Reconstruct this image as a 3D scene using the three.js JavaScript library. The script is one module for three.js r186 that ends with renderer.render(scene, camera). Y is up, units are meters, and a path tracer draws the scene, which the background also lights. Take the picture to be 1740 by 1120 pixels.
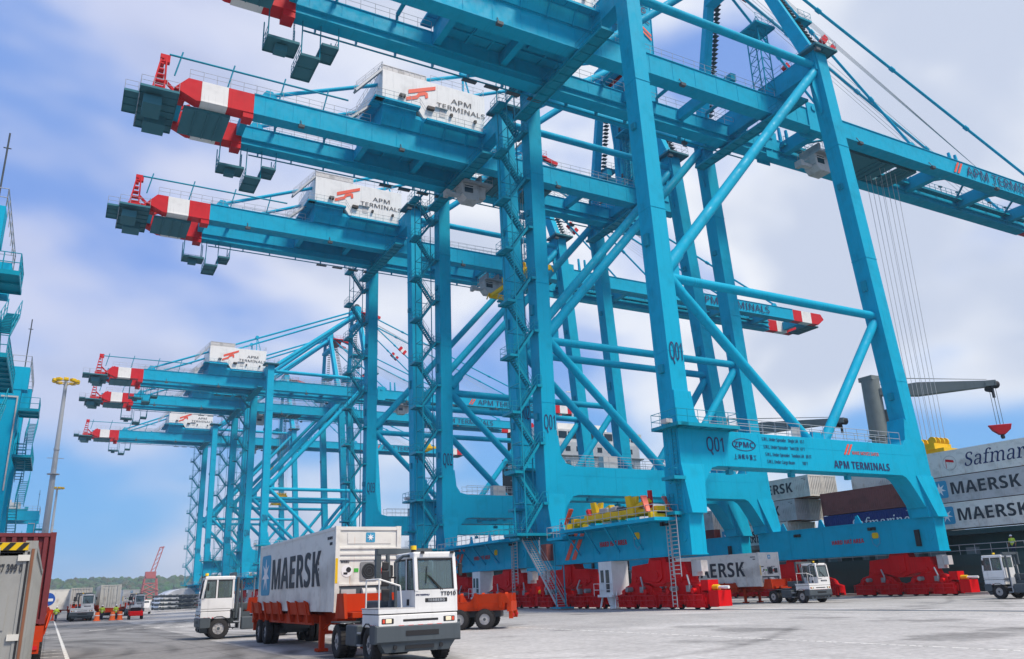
import * as THREE from 'three';
import { mergeGeometries } from 'three/addons/utils/BufferGeometryUtils.js';
import { FontLoader } from 'three/addons/loaders/FontLoader.js';
import { MarchingCubes } from 'three/addons/objects/MarchingCubes.js';
import { RoundedBoxGeometry } from 'three/addons/geometries/RoundedBoxGeometry.js';

// ---------------------------------------------------------------- camera, sky, sun, exposure
const scene = new THREE.Scene();
const camera = new THREE.PerspectiveCamera(44.55, 1740 / 1120, 0.1, 9000);
{
  const yaw = 29.232 * Math.PI / 180, pit = 17.858 * Math.PI / 180, rol = -2.067 * Math.PI / 180;
  camera.rotation.order = 'YXZ';
  camera.rotation.set(pit, -yaw, rol);
  camera.position.set(0, 1.953, 0);
}
const renderer = new THREE.WebGLRenderer({ antialias: true });
renderer.toneMapping = THREE.LinearToneMapping;
renderer.toneMappingExposure = 1.28;
renderer.shadowMap.enabled = true;

let seed = 7;
const rnd = () => { seed = (seed * 1664525 + 1013904223) >>> 0; return seed / 4294967296; };
const rr = (a, b) => a + (b - a) * rnd();
const lerp = (a, b, t) => a + (b - a) * t;
const sst = (a, b, x) => { const t = Math.min(1, Math.max(0, (x - a) / (b - a))); return t * t * (3 - 2 * t); };
// lattice value noise, seeded by its coordinates
const hsh = (x, y, z) => { let n = (Math.imul(x, 374761393) + Math.imul(y, 668265263) + Math.imul(z, 1274126177)) | 0; n = Math.imul(n ^ (n >>> 13), 1274126177); return ((n ^ (n >>> 16)) >>> 0) / 4294967296; };
function vn(x, y, z = 0, per = 0) {
  const xi = Math.floor(x), yi = Math.floor(y), zi = Math.floor(z), fx = x - xi, fy = y - yi, fz = z - zi;
  const u = fx * fx * (3 - 2 * fx), v = fy * fy * (3 - 2 * fy), w = fz * fz * (3 - 2 * fz);
  const m = per ? (a) => ((a % per) + per) % per : (a) => a;
  if (fz === 0) { const x0 = m(xi), x1 = m(xi + 1), y0 = m(yi), y1 = m(yi + 1); return lerp(lerp(hsh(x0, y0, zi), hsh(x1, y0, zi), u), lerp(hsh(x0, y1, zi), hsh(x1, y1, zi), u), v); }
  const h = (a, b, c) => hsh(m(xi + a), m(yi + b), zi + c);
  return lerp(lerp(lerp(h(0, 0, 0), h(1, 0, 0), u), lerp(h(0, 1, 0), h(1, 1, 0), u), v), lerp(lerp(h(0, 0, 1), h(1, 0, 1), u), lerp(h(0, 1, 1), h(1, 1, 1), u), v), w);
}
function fbm(x, y, z = 0, o = 5, per = 0) { let s = 0, a = 0.5, n = 0; for (let i = 0; i < o; i++) { s += a * vn(x, y, z + i * 17, per); n += a; x *= 2; y *= 2; z *= 2; if (per) per *= 2; a *= 0.5; } return s / n; }

// computed sky: blue air, broken cloud sheet that thickens to the seaward side
{
  const W = 1024, H = 512, d = new Float32Array(W * H * 4);
  for (let j = 0; j < H; j++) for (let i = 0; i < W; i++) {
    const ph = (i + 0.5) / W * 2 * Math.PI - Math.PI, th = ((j + 0.5) / H - 0.5) * Math.PI;
    const x = Math.cos(ph) * Math.cos(th), z = Math.sin(ph) * Math.cos(th), y = Math.sin(th);
    const e = Math.max(0, y);
    const az = Math.atan2(x, -z);                       // 0 along the quay, + to the sea
    const sea = sst(-0.05, 0.5, az) * (1 - sst(2.3, 3.1, az)) + 0.25 * sst(2.6, 3.1, Math.abs(az));
    // clear air
    let r = lerp(0.13, 0.175, sst(0.02, 0.3, e)), g = lerp(0.39, 0.30, sst(0.04, 0.40, e)), b = lerp(0.74, 0.64, sst(0.0, 0.5, e));
    const hz = Math.exp(-e * 22); r = lerp(r, 0.30, hz * 0.8); g = lerp(g, 0.50, hz * 0.7); b = lerp(b, 0.74, hz * 0.6);
    // broken cloud in flattened banks
    const wx = fbm(x * 1.7 + 9, y * 3 + 2, z * 1.7 + 4.5, 3), wz = fbm(x * 1.7 - 31, y * 3 + 12, z * 1.7 + 21.5, 3);
    const n = fbm(x * 2.5 + wx * 1.1 + 40, y * 5.6 + wz * 0.9 + 3 + x * 0.9, z * 2.5 + wx * 0.9 + 70, 6);
    const n2 = fbm(x * 6.2 + wz * 1.6 + 11, y * 12 + wx * 1.2, z * 6.2 + wz + 31, 5);
    const cov = (n - 0.5) * 2.2 + (n2 - 0.5) * 0.55 + 0.08 + sea * 0.13 - (1 - sst(0.03, 0.22, e)) * 0.34 * (1 - sea);
    const c = sst(-0.18, 0.30, cov) * lerp(0.80, 0.97, sea);
    const dk = sst(0.12, 0.55, cov - (n2 - 0.5) * 0.9);
    const cr = lerp(0.74, 0.40, dk * 0.75), cg = lerp(0.76, 0.465, dk * 0.75), cb = lerp(0.80, 0.61, dk * 0.75);
    r = lerp(r, cr * lerp(0.76, 1, sea), c); g = lerp(g, cg * lerp(0.77, 1, sea), c); b = lerp(b, cb * lerp(0.90, 1, sea), c);
    if (y < 0) { const t = sst(0, -0.05, y); r = lerp(r, 0.22, t); g = lerp(g, 0.24, t); b = lerp(b, 0.25, t); }
    const q = (j * W + i) * 4; d[q] = r; d[q + 1] = g; d[q + 2] = b; d[q + 3] = 1;
  }
  const t = new THREE.DataTexture(d, W, H, THREE.RGBAFormat, THREE.FloatType);
  t.mapping = THREE.EquirectangularReflectionMapping; t.magFilter = t.minFilter = THREE.LinearFilter; t.wrapS = THREE.RepeatWrapping; t.needsUpdate = true;
  scene.background = t; scene.environment = t;
}
const sun = new THREE.DirectionalLight(0xfff1de, 3.4);
sun.position.set(62 + 70, 230, -110 + 135); sun.target.position.set(62, 0, -110);
sun.castShadow = true; sun.shadow.radius = 24; sun.shadow.mapSize.set(4096, 4096);
Object.assign(sun.shadow.camera, { left: -220, right: 220, top: 220, bottom: -220, near: 1, far: 700 });
scene.add(sun, sun.target);

// ---------------------------------------------------------------- materials
const L = (r, g, b) => new THREE.Color().setRGB(r, g, b);
function tex(n, fn, rx = 1, srgb = true) {
  const d = new Uint8Array(n * n * 4);
  for (let j = 0; j < n; j++) for (let i = 0; i < n; i++) { const c = fn(i / n, j / n), q = (j * n + i) * 4; d[q] = c[0] * 255; d[q + 1] = c[1] * 255; d[q + 2] = c[2] * 255; d[q + 3] = 255; }
  const t = new THREE.DataTexture(d, n, n, THREE.RGBAFormat, THREE.UnsignedByteType);
  t.wrapS = t.wrapT = THREE.RepeatWrapping; t.magFilter = THREE.LinearFilter; t.minFilter = THREE.LinearMipmapLinearFilter; t.generateMipmaps = true;
  t.repeat.set(rx, rx); if (srgb) t.colorSpace = THREE.SRGBColorSpace; t.needsUpdate = true; return t;
}
// weathered paint: mottling, drip streaks, specks (1 tile = 8 m)
const cl = (v) => Math.min(1, Math.max(0, v));
const wear = tex(512, (u, v) => { const a = fbm(u * 6, v * 6, 1, 5, 6), s = fbm(u * 64, v * 3, 4, 3, 64 > 3 ? 0 : 0), k = vn(u * 128, v * 128, 9, 128); const m = cl(0.99 - 0.06 * sst(0.5, 0.85, a) - 0.07 * sst(0.62, 0.9, s) - (k > 0.97 ? 0.08 : 0)); return [m, m, m]; }, 1 / 8);
const wearR = tex(256, (u, v) => { const a = fbm(u * 8, v * 8, 6, 5, 8); const m = cl(0.62 + 0.7 * (a - 0.5)); return [m, m, m]; }, 1 / 5, false);
const dirtyT = tex(512, (u, v) => { // rust runs and scuffs for old containers (1 tile = 6 m)
  const a = fbm(u * 5, v * 5, 2, 6, 5), s = fbm(u * 90, v * 2.2, 3, 3), g = fbm(u * 20, v * 20, 8, 4, 20);
  const m = 1 - 0.16 * sst(0.5, 0.8, a) - 0.08 * sst(0.55, 0.9, g), ru = sst(0.7, 0.86, s) * sst(0.45, 0.7, a);
  return [cl(m - 0.10 * ru), cl(m - 0.26 * ru), cl(m - 0.38 * ru)];
}, 1 / 6);
const mat = (c, o = {}) => new THREE.MeshStandardMaterial({ color: c, roughness: 0.5, metalness: 0, side: THREE.DoubleSide, ...o });
const painted = (c, o = {}) => new THREE.MeshPhysicalMaterial({ color: c, side: THREE.DoubleSide, metalness: 0, map: wear, roughnessMap: wearR, roughness: 0.75, specularIntensity: 0.28, ...o });
const M = {
  cyan: painted(L(0.001, 0.39, 0.60), { roughness: 0.95 }),
  cyanThin: painted(L(0.006, 0.30, 0.43), { roughness: 0.55 }),
  grate: mat(L(0.03, 0.17, 0.22), { roughness: 0.8 }),
  red: painted(L(0.64, 0.004, 0.008), { roughness: 0.95 }), fadedRed: painted(L(0.42, 0.12, 0.12)), signRed: painted(L(0.60, 0.02, 0.03)), orange: painted(L(0.50, 0.045, 0.010), { roughness: 0.95 }), orangeMark: mat(L(0.75, 0.08, 0.035)),
  white: painted(L(0.80, 0.81, 0.80)), offwhite: mat(L(0.66, 0.65, 0.59), { map: dirtyT, roughness: 0.6 }), ivory: mat(L(0.74, 0.73, 0.68), { map: dirtyT, roughness: 0.55 }),
  oldGrey: mat(L(0.31, 0.315, 0.30), { map: dirtyT, roughness: 0.7 }), lgrey: mat(L(0.50, 0.50, 0.50), { map: dirtyT, roughness: 0.6 }), grey: painted(L(0.24, 0.25, 0.26)), dgrey: painted(L(0.085, 0.105, 0.12)), black: mat(L(0.012, 0.013, 0.016), { roughness: 0.6 }),
  rubber: mat(L(0.025, 0.025, 0.027), { roughness: 0.9, map: wear }), steel: mat(L(0.42, 0.43, 0.44), { metalness: 0.7, roughness: 0.45 }), galv: painted(L(0.42, 0.45, 0.48), { metalness: 0.2 }),
  yellow: painted(L(0.80, 0.52, 0.02)), hiviz: mat(L(0.55, 0.75, 0.06), { roughness: 0.8 }), navy: mat(L(0.004, 0.02, 0.17), { map: dirtyT, roughness: 0.55 }), ink: mat(L(0.008, 0.018, 0.10), { roughness: 0.6 }), inkGrey: mat(L(0.03, 0.035, 0.045), { roughness: 0.6 }),
  logoBlue: mat(L(0.035, 0.30, 0.50), { roughness: 0.55 }), printWhite: mat(L(0.82, 0.82, 0.82), { roughness: 0.6 }), brown: mat(L(0.21, 0.06, 0.052), { map: dirtyT, roughness: 0.65 }), maroon: mat(L(0.17, 0.022, 0.028), { map: dirtyT, roughness: 0.65 }), rust: mat(L(0.23, 0.10, 0.055), { map: dirtyT, roughness: 0.85 }),
  hull: painted(L(0.035, 0.075, 0.078)), shipGrey: painted(L(0.20, 0.235, 0.235)), deckGreen: painted(L(0.04, 0.09, 0.085)), rope: mat(L(0.42, 0.44, 0.46), { roughness: 0.7 }),
  glass: new THREE.MeshPhysicalMaterial({ color: L(0.5, 0.62, 0.62), transmission: 0.85, thickness: 0, roughness: 0.04, side: THREE.DoubleSide }),
  darkGlass: mat(L(0.02, 0.045, 0.06), { roughness: 0.08 }), lampGlass: mat(L(0.95, 0.85, 0.6), { roughness: 0.2 }), skin: mat(L(0.28, 0.14, 0.08), { roughness: 0.7 }), orangeVest: mat(L(0.9, 0.16, 0.03), { roughness: 0.8 }), green: mat(L(0.06, 0.42, 0.05)), beacon: mat(L(0.95, 0.62, 0.02), { roughness: 0.3 }), blueBox: mat(L(0.01, 0.09, 0.42)),
};

// ---------------------------------------------------------------- geometry helpers
const V = (x, y, z) => new THREE.Vector3(x, y, z);
function fin(g) { // position + normal + uv in metres by dominant axis
  if (g.index) g = g.toNonIndexed();
  for (const k of Object.keys(g.attributes)) if (k !== 'position' && k !== 'normal') g.deleteAttribute(k);
  if (!g.attributes.normal) g.computeVertexNormals();
  const p = g.attributes.position, uv = new Float32Array(p.count * 2);
  for (let i = 0; i < p.count; i += 3) {
    const ax = p.getX(i), ay = p.getY(i), az = p.getZ(i), bx = p.getX(i + 1) - ax, by = p.getY(i + 1) - ay, bz = p.getZ(i + 1) - az, cx = p.getX(i + 2) - ax, cy = p.getY(i + 2) - ay, cz = p.getZ(i + 2) - az;
    const nx = Math.abs(by * cz - bz * cy), ny = Math.abs(bz * cx - bx * cz), nz = Math.abs(bx * cy - by * cx);
    for (let k = i; k < i + 3; k++) {
      const X = p.getX(k), Y = p.getY(k), Z = p.getZ(k);
      const u = (ny >= nx && ny >= nz) ? [X, Z] : nx >= nz ? [Z + 3.7, Y] : [X, Y];
      uv[k * 2] = u[0]; uv[k * 2 + 1] = u[1];
    }
  }
  g.setAttribute('uv', new THREE.BufferAttribute(uv, 2));
  return g;
}
function obj(name, geos, m, parent) {
  const list = (Array.isArray(geos) ? geos.flat(9) : [geos]).map((g) => { if (g.index) g = g.toNonIndexed(); for (const k of Object.keys(g.attributes)) if (k !== 'position' && k !== 'normal') g.deleteAttribute(k); if (!g.attributes.normal) g.computeVertexNormals(); g.morphAttributes = {}; return g; });
  const g = fin(list.length > 1 ? mergeGeometries(list) : list[0]);
  const o = new THREE.Mesh(g, m); o.name = name; o.castShadow = o.receiveShadow = true; if (parent) parent.add(o); return o;
}
const used = {};
const numbered = (n) => { const k = used[n] = (used[n] ?? -1) + 1; return k ? n + '_' + String(k).padStart(3, '0') : n; };
function tag(o, label, category, group, kind) { if (label) o.userData.label = label; if (category) o.userData.category = category; if (group) o.userData.group = group; if (kind) o.userData.kind = kind; return o; }
function thing(name, label, category, pos = [0, 0, 0], turn = 0, group) { const o = new THREE.Group(); o.name = numbered(name); o.position.set(...pos); o.rotation.y = turn; scene.add(o); return tag(o, label, category, group); }
function dup(src, name, label, pos, turn = 0, group) { const o = src.clone(); o.name = numbered(name); o.userData = { ...src.userData, label }; if (group) o.userData.group = group; o.position.set(...pos); o.rotation.y = turn; scene.add(o); return o; }
function struct(name, geos, m) { const o = obj(numbered(name), geos, m, scene); o.userData.kind = 'structure'; return o; }
const bx = (x0, x1, y0, y1, z0, z1) => { const g = new THREE.BoxGeometry(Math.abs(x1 - x0), Math.abs(y1 - y0), Math.abs(z1 - z0)); g.translate((x0 + x1) / 2, (y0 + y1) / 2, (z0 + z1) / 2); return g; };
const rbx = (x0, x1, y0, y1, z0, z1, r = 0.05, s = 2) => { const g = new RoundedBoxGeometry(Math.abs(x1 - x0), Math.abs(y1 - y0), Math.abs(z1 - z0), s, r); g.translate((x0 + x1) / 2, (y0 + y1) / 2, (z0 + z1) / 2); return g; };
const qY = V(0, 1, 0);
function tube(p, q, r, s = 8, r2 = r) { const a = V(...p), b = V(...q), d = b.clone().sub(a), l = d.length(); const g = new THREE.CylinderGeometry(r2, r, l, s, 1); g.applyQuaternion(new THREE.Quaternion().setFromUnitVectors(qY, d.normalize())); g.translate((a.x + b.x) / 2, (a.y + b.y) / 2, (a.z + b.z) / 2); return g; }
const bar = (p, q, r = 0.03) => tube(p, q, r, 4);
function disc(c, r, w, axis = 'x', s = 24) { const g = new THREE.CylinderGeometry(r, r, w, s); if (axis === 'x') g.rotateZ(Math.PI / 2); if (axis === 'z') g.rotateX(Math.PI / 2); g.translate(...c); return g; }
// hexahedron from 8 corners: bottom 4 then top 4 (counter-clockwise)
function hexa(c) { const f = [[0, 1, 2, 3], [7, 6, 5, 4], [0, 4, 5, 1], [1, 5, 6, 2], [2, 6, 7, 3], [3, 7, 4, 0]], p = []; for (const [a, b, d, e] of f) p.push(...c[a], ...c[b], ...c[d], ...c[a], ...c[d], ...c[e]); const g = new THREE.BufferGeometry(); g.setAttribute('position', new THREE.Float32BufferAttribute(p, 3)); g.computeVertexNormals(); return g; }
// column with rectangular section: a along x, b along z
const prism = (p, a, b, q, a2 = a, b2 = b) => { const s = (P, A, B) => [[P[0] - A / 2, P[1], P[2] - B / 2], [P[0] + A / 2, P[1], P[2] - B / 2], [P[0] + A / 2, P[1], P[2] + B / 2], [P[0] - A / 2, P[1], P[2] + B / 2]]; return hexa([...s(p, a, b), ...s(q, a2, b2)]); };
// beam of section w (sideways) x h (up) between any two points
function beam(p, q, w, h, w2 = w, h2 = h) { const a = V(...p), b = V(...q), d = b.clone().sub(a).normalize(); let up = V(0, 1, 0); if (Math.abs(d.y) > 0.95) up = V(0, 0, 1); const s = up.clone().cross(d).normalize(), u = d.clone().cross(s); const r = (P, W, H) => [[-1, -1], [1, -1], [1, 1], [-1, 1]].map(([i, j]) => P.clone().addScaledVector(s, i * W / 2).addScaledVector(u, j * H / 2).toArray()); return hexa([...r(a, w, h), ...r(b, w2, h2)]); }
function extr(pts, z0, z1, bev = 0) { const s = new THREE.Shape(pts.map((p) => new THREE.Vector2(p[0], p[1]))); const g = new THREE.ExtrudeGeometry(s, { depth: z1 - z0 - 2 * bev, bevelEnabled: bev > 0, bevelSize: bev, bevelThickness: bev, bevelSegments: 1, curveSegments: 8 }); g.translate(0, 0, z0 + bev); return g; }
const rotY = (g, t) => { (Array.isArray(g) ? g.flat(9) : [g]).forEach((k) => k.rotateY(t)); return g; };
const mv = (g, x, y, z) => { (Array.isArray(g) ? g.flat(9) : [g]).forEach((k) => k.translate(x, y, z)); return g; };
function railing(pts, h = 1.1, sp = 1.6, r = 0.028) { const o = []; for (let i = 0; i + 1 < pts.length; i++) { const a = V(...pts[i]), b = V(...pts[i + 1]), l = a.distanceTo(b), n = Math.max(1, Math.round(l / sp)); for (let k = 0; k <= n; k++) { if (k === 0 && i > 0) continue; const c = a.clone().lerp(b, k / n); o.push(bar([c.x, c.y, c.z], [c.x, c.y + h, c.z], r)); } for (const f of [0.5, 1]) o.push(bar([a.x, a.y + h * f, a.z], [b.x, b.y + h * f, b.z], r)); } return o; }
// slab of walkway with edge channels and joists under it
function deck(x0, x1, z0, z1, y, t = 0.06) { const o = [bx(x0, x1, y - t, y, z0, z1)], e = 0.03; o.push(bx(x0 - e, x1 + e, y - 0.2, y + 0.06, z0 - 0.06, z0 + 0.004), bx(x0 - e, x1 + e, y - 0.2, y + 0.06, z1 - 0.004, z1 + 0.06), bx(x0 - 0.06, x0, y - 0.2, y + 0.05, z0, z1), bx(x1, x1 + 0.06, y - 0.2, y + 0.05, z0, z1)); const lx = x1 - x0, lz = z1 - z0, n = Math.floor(Math.max(lx, lz) / 1.3); for (let i = 1; i < n; i++) { if (lx > lz) { const x = lerp(x0, x1, i / n); o.push(bx(x - 0.04, x + 0.04, y - 0.17, y - t - 0.002, z0 + 0.01, z1 - 0.01)); } else { const z = lerp(z0, z1, i / n); o.push(bx(x0 + 0.01, x1 - 0.01, y - 0.17, y - t - 0.002, z - 0.04, z + 0.04)); } } return o; }
// straight flight along z from p to (p.y+rise, p.z+run), width along x
function flight(p, run, rise, w = 0.75) { const [x, y, z] = p, n = Math.round(rise / 0.22), o = []; for (let i = 1; i <= n; i++) { const t = i / n; o.push(bx(x - w / 2, x + w / 2, y + rise * t - 0.045, y + rise * t, z + run * (t - 0.5 / n) - 0.13, z + run * (t - 0.5 / n) + 0.13)); } for (const s of [-1, 1]) { const X = x + s * (w / 2 + 0.02); o.push(beam([X, y, z], [X, y + rise, z + run], 0.035, 0.24)); for (const hh of [0.55, 1.05]) o.push(bar([X, y + hh, z], [X, y + rise + hh, z + run], 0.026)); for (const t of [0.02, 0.35, 0.68, 0.98]) o.push(bar([X, y + rise * t, z + run * t], [X, y + rise * t + 1.05, z + run * t], 0.026)); } return o; }
// vertical ladder on a face looking along (nx,nz), optional cage
function ladder(x, z, y0, y1, nx, nz, cage = false, w = 0.45, r = 0.03) { const tx = -nz, tz = nx, o = []; for (const s of [-1, 1]) o.push(bar([x + tx * s * w / 2, y0, z + tz * s * w / 2], [x + tx * s * w / 2, y1, z + tz * s * w / 2], r)); for (let y = y0 + 0.2; y < y1; y += 0.3) o.push(bar([x - tx * w / 2, y, z - tz * w / 2], [x + tx * w / 2, y, z + tz * w / 2], r * 0.7)); if (cage) { const R = 0.42, pt = (a) => [x + nx * (0.35 + R * Math.sin(a) - 0.02) + tx * R * Math.cos(a), z + nz * (0.35 + R * Math.sin(a) - 0.02) + tz * R * Math.cos(a)]; for (let y = y0 + 2.2; y < y1; y += 1.1) for (let k = 0; k < 6; k++) { const a = pt(k / 6 * Math.PI), b = pt((k + 1) / 6 * Math.PI); o.push(bar([a[0], y, a[1]], [b[0], y, b[1]], 0.022)); } for (let k = 0; k <= 4; k++) { const a = pt(k / 4 * Math.PI); o.push(bar([a[0], y0 + 2.2, a[1]], [a[0], y1, a[1]], 0.02)); } } return o; }
// lettering as flat shapes
const fonts = {}; for (const [k, f] of [['b', 'sans_bold'], ['r', 'sans_regular'], ['s', 'serif_bold'], ['t', 'serif_regular']]) fonts[k] = await new FontLoader().loadAsync('fonts/droid/droid_' + f + '.typeface.json');
function word(s, h, { f = 'b', sx = 1, al = 'c', sk = 0, d = 0.012, cs = 3, w = 0 } = {}) { const g = new THREE.ExtrudeGeometry(fonts[f].generateShapes(s, h), { depth: d, bevelEnabled: false, curveSegments: cs }); if (w) { g.computeBoundingBox(); sx = w / (g.boundingBox.max.x - g.boundingBox.min.x); } g.scale(sx, 1, 1); if (sk) { const p = g.attributes.position; for (let i = 0; i < p.count; i++) p.setX(i, p.getX(i) + sk * p.getY(i)); } g.computeBoundingBox(); const b = g.boundingBox; g.translate(al === 'l' ? -b.min.x : al === 'r' ? -b.max.x : -(b.min.x + b.max.x) / 2, 0, 0); return g; }
const onNegX = (g, x, y, z) => mv(rotY(g, -Math.PI / 2), x, y, z);   // readable from the land side
const onPosZ = (g, x, y, z) => mv(g, x, y, z);                        // readable from along the quay
function star(r, ri, d = 0.014, n = 7) { const p = []; for (let i = 0; i < n * 2; i++) { const a = Math.PI / 2 + i * Math.PI / n, q = i % 2 ? ri : r; p.push([Math.cos(a) * q, Math.sin(a) * q]); } return extr(p, 0, d); }
function rsq(w, h, r, d = 0.01) { const s = new THREE.Shape(), a = w / 2, b = h / 2; s.moveTo(-a + r, -b); s.lineTo(a - r, -b); s.quadraticCurveTo(a, -b, a, -b + r); s.lineTo(a, b - r); s.quadraticCurveTo(a, b, a - r, b); s.lineTo(-a + r, b); s.quadraticCurveTo(-a, b, -a, b - r); s.lineTo(-a, -b + r); s.quadraticCurveTo(-a, -b, -a + r, -b); return new THREE.ExtrudeGeometry(s, { depth: d, bevelEnabled: false, curveSegments: 4 }); }
// ---------------------------------------------------------------- setting: apron, rails, markings, water, hills
{
  const apron = tex(2048, (u, v) => { // 1 tile = 96 m; v runs along the quay
    const x = u * 96, y = v * 96;
    const big = fbm(u * 7, v * 7, 1, 5, 7), mid = fbm(u * 48, v * 30, 2, 4), fi = vn(u * 1024, v * 1024, 3, 1024), gr = vn(u * 512, v * 512, 5, 512);
    let m = 0.69 + 0.12 * (big - 0.5) + 0.09 * (mid - 0.5) + 0.10 * (fi - 0.5) + 0.06 * (gr - 0.5);
    // rubber tracks in long bent bundles along the lanes
    const bend = 2.6 * Math.sin(y * 0.131 * 2 * Math.PI / 6.283 + 1) + 9 * (fbm(u * 3, v * 3, 8, 3, 3) - 0.5);
    for (let k = 0; k < 14; k++) { const c = (hsh(k, 3, 1) * 96 + bend * (0.5 + hsh(k, 5, 2))) % 96, w = 0.22 + 0.25 * hsh(k, 9, 4); let dd = Math.abs(x - c); dd = Math.min(dd, 96 - dd); const f = Math.exp(-dd * dd / (w * w)) + Math.exp(-(dd - 1.9) * (dd - 1.9) / (w * w)); if (f > 0.03) m -= 0.14 * f * sst(0.35, 0.62, fbm(u * 5 + k, v * 14, k, 3)); }
    // cross sweeps
    for (let k = 0; k < 8; k++) { const c = (hsh(k, 13, 1) * 96 + 6 * Math.sin(x * 0.12 + k)) % 96; let dd = Math.abs(y - c); dd = Math.min(dd, 96 - dd); if (dd < 0.9) m -= 0.10 * Math.exp(-dd * dd / 0.12) * sst(0.4, 0.65, fbm(u * 9, v * 5 + k, k + 30, 3)); }
    // stains, repairs and dust
    const st = fbm(u * 22, v * 22, 11, 5, 22); m -= 0.16 * sst(0.60, 0.76, st); m += 0.07 * sst(0.55, 0.8, fbm(u * 15, v * 15, 21, 4, 15));
    const jx = Math.abs(((x + 3) % 6) - 3), jy = Math.abs(((y + 3) % 6) - 3); if (Math.min(jx, jy) < 0.045) m -= 0.14;
    m = cl(m); return [m, m * 0.995, m * 0.985];
  }, 1 / 96);
  const am = mat(L(0.84, 0.845, 0.86), { map: apron, roughness: 0.88, bumpMap: tex(512, (u, v) => { const q = cl(0.5 + 0.9 * (fbm(u * 64, v * 64, 3, 4, 64) - 0.5)); return [q, q, q]; }, 1 / 4, false), bumpScale: 0.012 });
  struct('ground', bx(-2500, 76.2, -3, 0, -2600, 120), am);
  struct('yard_lane', bx(-300, 7.4, -0.04, 0.0025, -420, 60), mat(L(0.47, 0.475, 0.49), { map: apron, roughness: 0.9, bumpMap: am.bumpMap, bumpScale: 0.012 }));
  struct('far_shore', bx(-2500, 3500, -2.8, -0.4, -3400, -2600.5), mat(L(0.16, 0.17, 0.14), { roughness: 1 }));
  const w = struct('water', bx(76.3, 3500, -6, -2.6, -2600, 120), mat(L(0.02, 0.06, 0.07), { roughness: 0.12 }));
  struct('quay_edge', bx(75.3, 76.35, -2.99, 0.22, -2000, 110), mat(L(0.42, 0.41, 0.38), { map: wear, roughness: 0.9 }));
  for (const x of [42.6, 72]) { struct('rail_strip', bx(x - 1.1, x + 1.1, -0.05, 0.003, -420, 60), mat(L(0.46, 0.45, 0.42), { map: wear, roughness: 0.9 })); struct('crane_rail', [bx(x - 0.045, x + 0.045, -0.02, 0.05, -420, 60), bx(x - 0.2, x - 0.12, -0.02, 0.012, -420, 60), bx(x + 0.12, x + 0.2, -0.02, 0.012, -420, 60)], M.steel); }
  // painted bays by the container block
  const pm = mat(L(0.66, 0.66, 0.63), { map: tex(256, (u, v) => { const a = fbm(u * 20, v * 20, 2, 5, 20); const m = 1 - 0.45 * sst(0.52, 0.72, a); return [m, m, m]; }, 1 / 3), roughness: 0.8 });
  struct('painted_line', [bx(0.78, 0.93, -0.05, 0.007, -125, -14), bx(-0.35, -0.2, -0.05, 0.007, -125, -14)], pm);
  for (let k = 0; k < 16; k++) struct('painted_line', bx(-0.18, 0.76, -0.05, 0.007, -26 - k * (k < 8 ? 2.6 : 4.4) - 0.12, -26 - k * (k < 8 ? 2.6 : 4.4)), pm);
  for (let k = 0; k < 9; k++) struct('painted_line', bx(3 + k * 1.9, 4.15 + k * 1.9, -0.05, 0.0075, -74.5 + k * 0.5, -73.9 + k * 0.5), pm);
  struct('painted_line', bx(21.85, 22.03, -0.05, 0.004, -75, 20), pm);
  struct('painted_line', [bx(39.6, 39.75, -0.05, 0.004, -300, 30)], pm);
  // wooded hills behind the port
  const hg = new THREE.PlaneGeometry(3400, 900, 120, 24); hg.rotateX(-Math.PI / 2); { const p = hg.attributes.position; for (let i = 0; i < p.count; i++) { const x = p.getX(i), z = p.getZ(i), t = sst(450, -200, z); p.setY(i, -4 + t * (20 + 26 * fbm(x * 0.004 + 3, z * 0.006, 1, 4)) + 5 * fbm(x * 0.03, z * 0.03, 7, 3) * t); } hg.computeVertexNormals(); }
  hg.translate(250, 0, -1450);
  const hill = struct('hill', hg, mat(L(0.035, 0.065, 0.03), { roughness: 1 }));
  const crown = new THREE.IcosahedronGeometry(1, 1); { const p = crown.attributes.position; for (let i = 0; i < p.count; i++) { const x = p.getX(i), y = p.getY(i), z = p.getZ(i), s = 0.75 + 0.6 * vn(x * 2.3 + 5, y * 2.3 + 5, z * 2.3 + 5); p.setXYZ(i, x * s, y * s * 0.9, z * s); } crown.computeVertexNormals(); }
  const N = 9000, im = new THREE.InstancedMesh(crown, mat(L(1, 1, 1), { roughness: 1 }), N), d = new THREE.Object3D(), c = new THREE.Color();
  for (let i = 0; i < N; i++) { const x = rr(-500, 750), z = rr(-1750, -1120); const t = sst(450, -200, z + 1450), y = -4 + t * (20 + 26 * fbm((x - 250) * 0.004 + 3, (z + 1450) * 0.006, 1, 4)); const s = rr(3.4, 8.2); d.position.set(x, y + s * 0.5, z); d.scale.set(s * rr(0.8, 1.3), s * rr(0.8, 1.25), s); d.rotation.y = rr(0, 6); d.updateMatrix(); im.setMatrixAt(i, d.matrix); im.setColorAt(i, c.setRGB(rr(0.025, 0.06), rr(0.055, 0.11), rr(0.02, 0.05))); }
  im.name = 'hill_forest'; im.castShadow = im.receiveShadow = true; tag(im, 'hazy dark green forest covering the hills on the horizon', 'forest', null, 'stuff'); scene.add(im);
}

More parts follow.
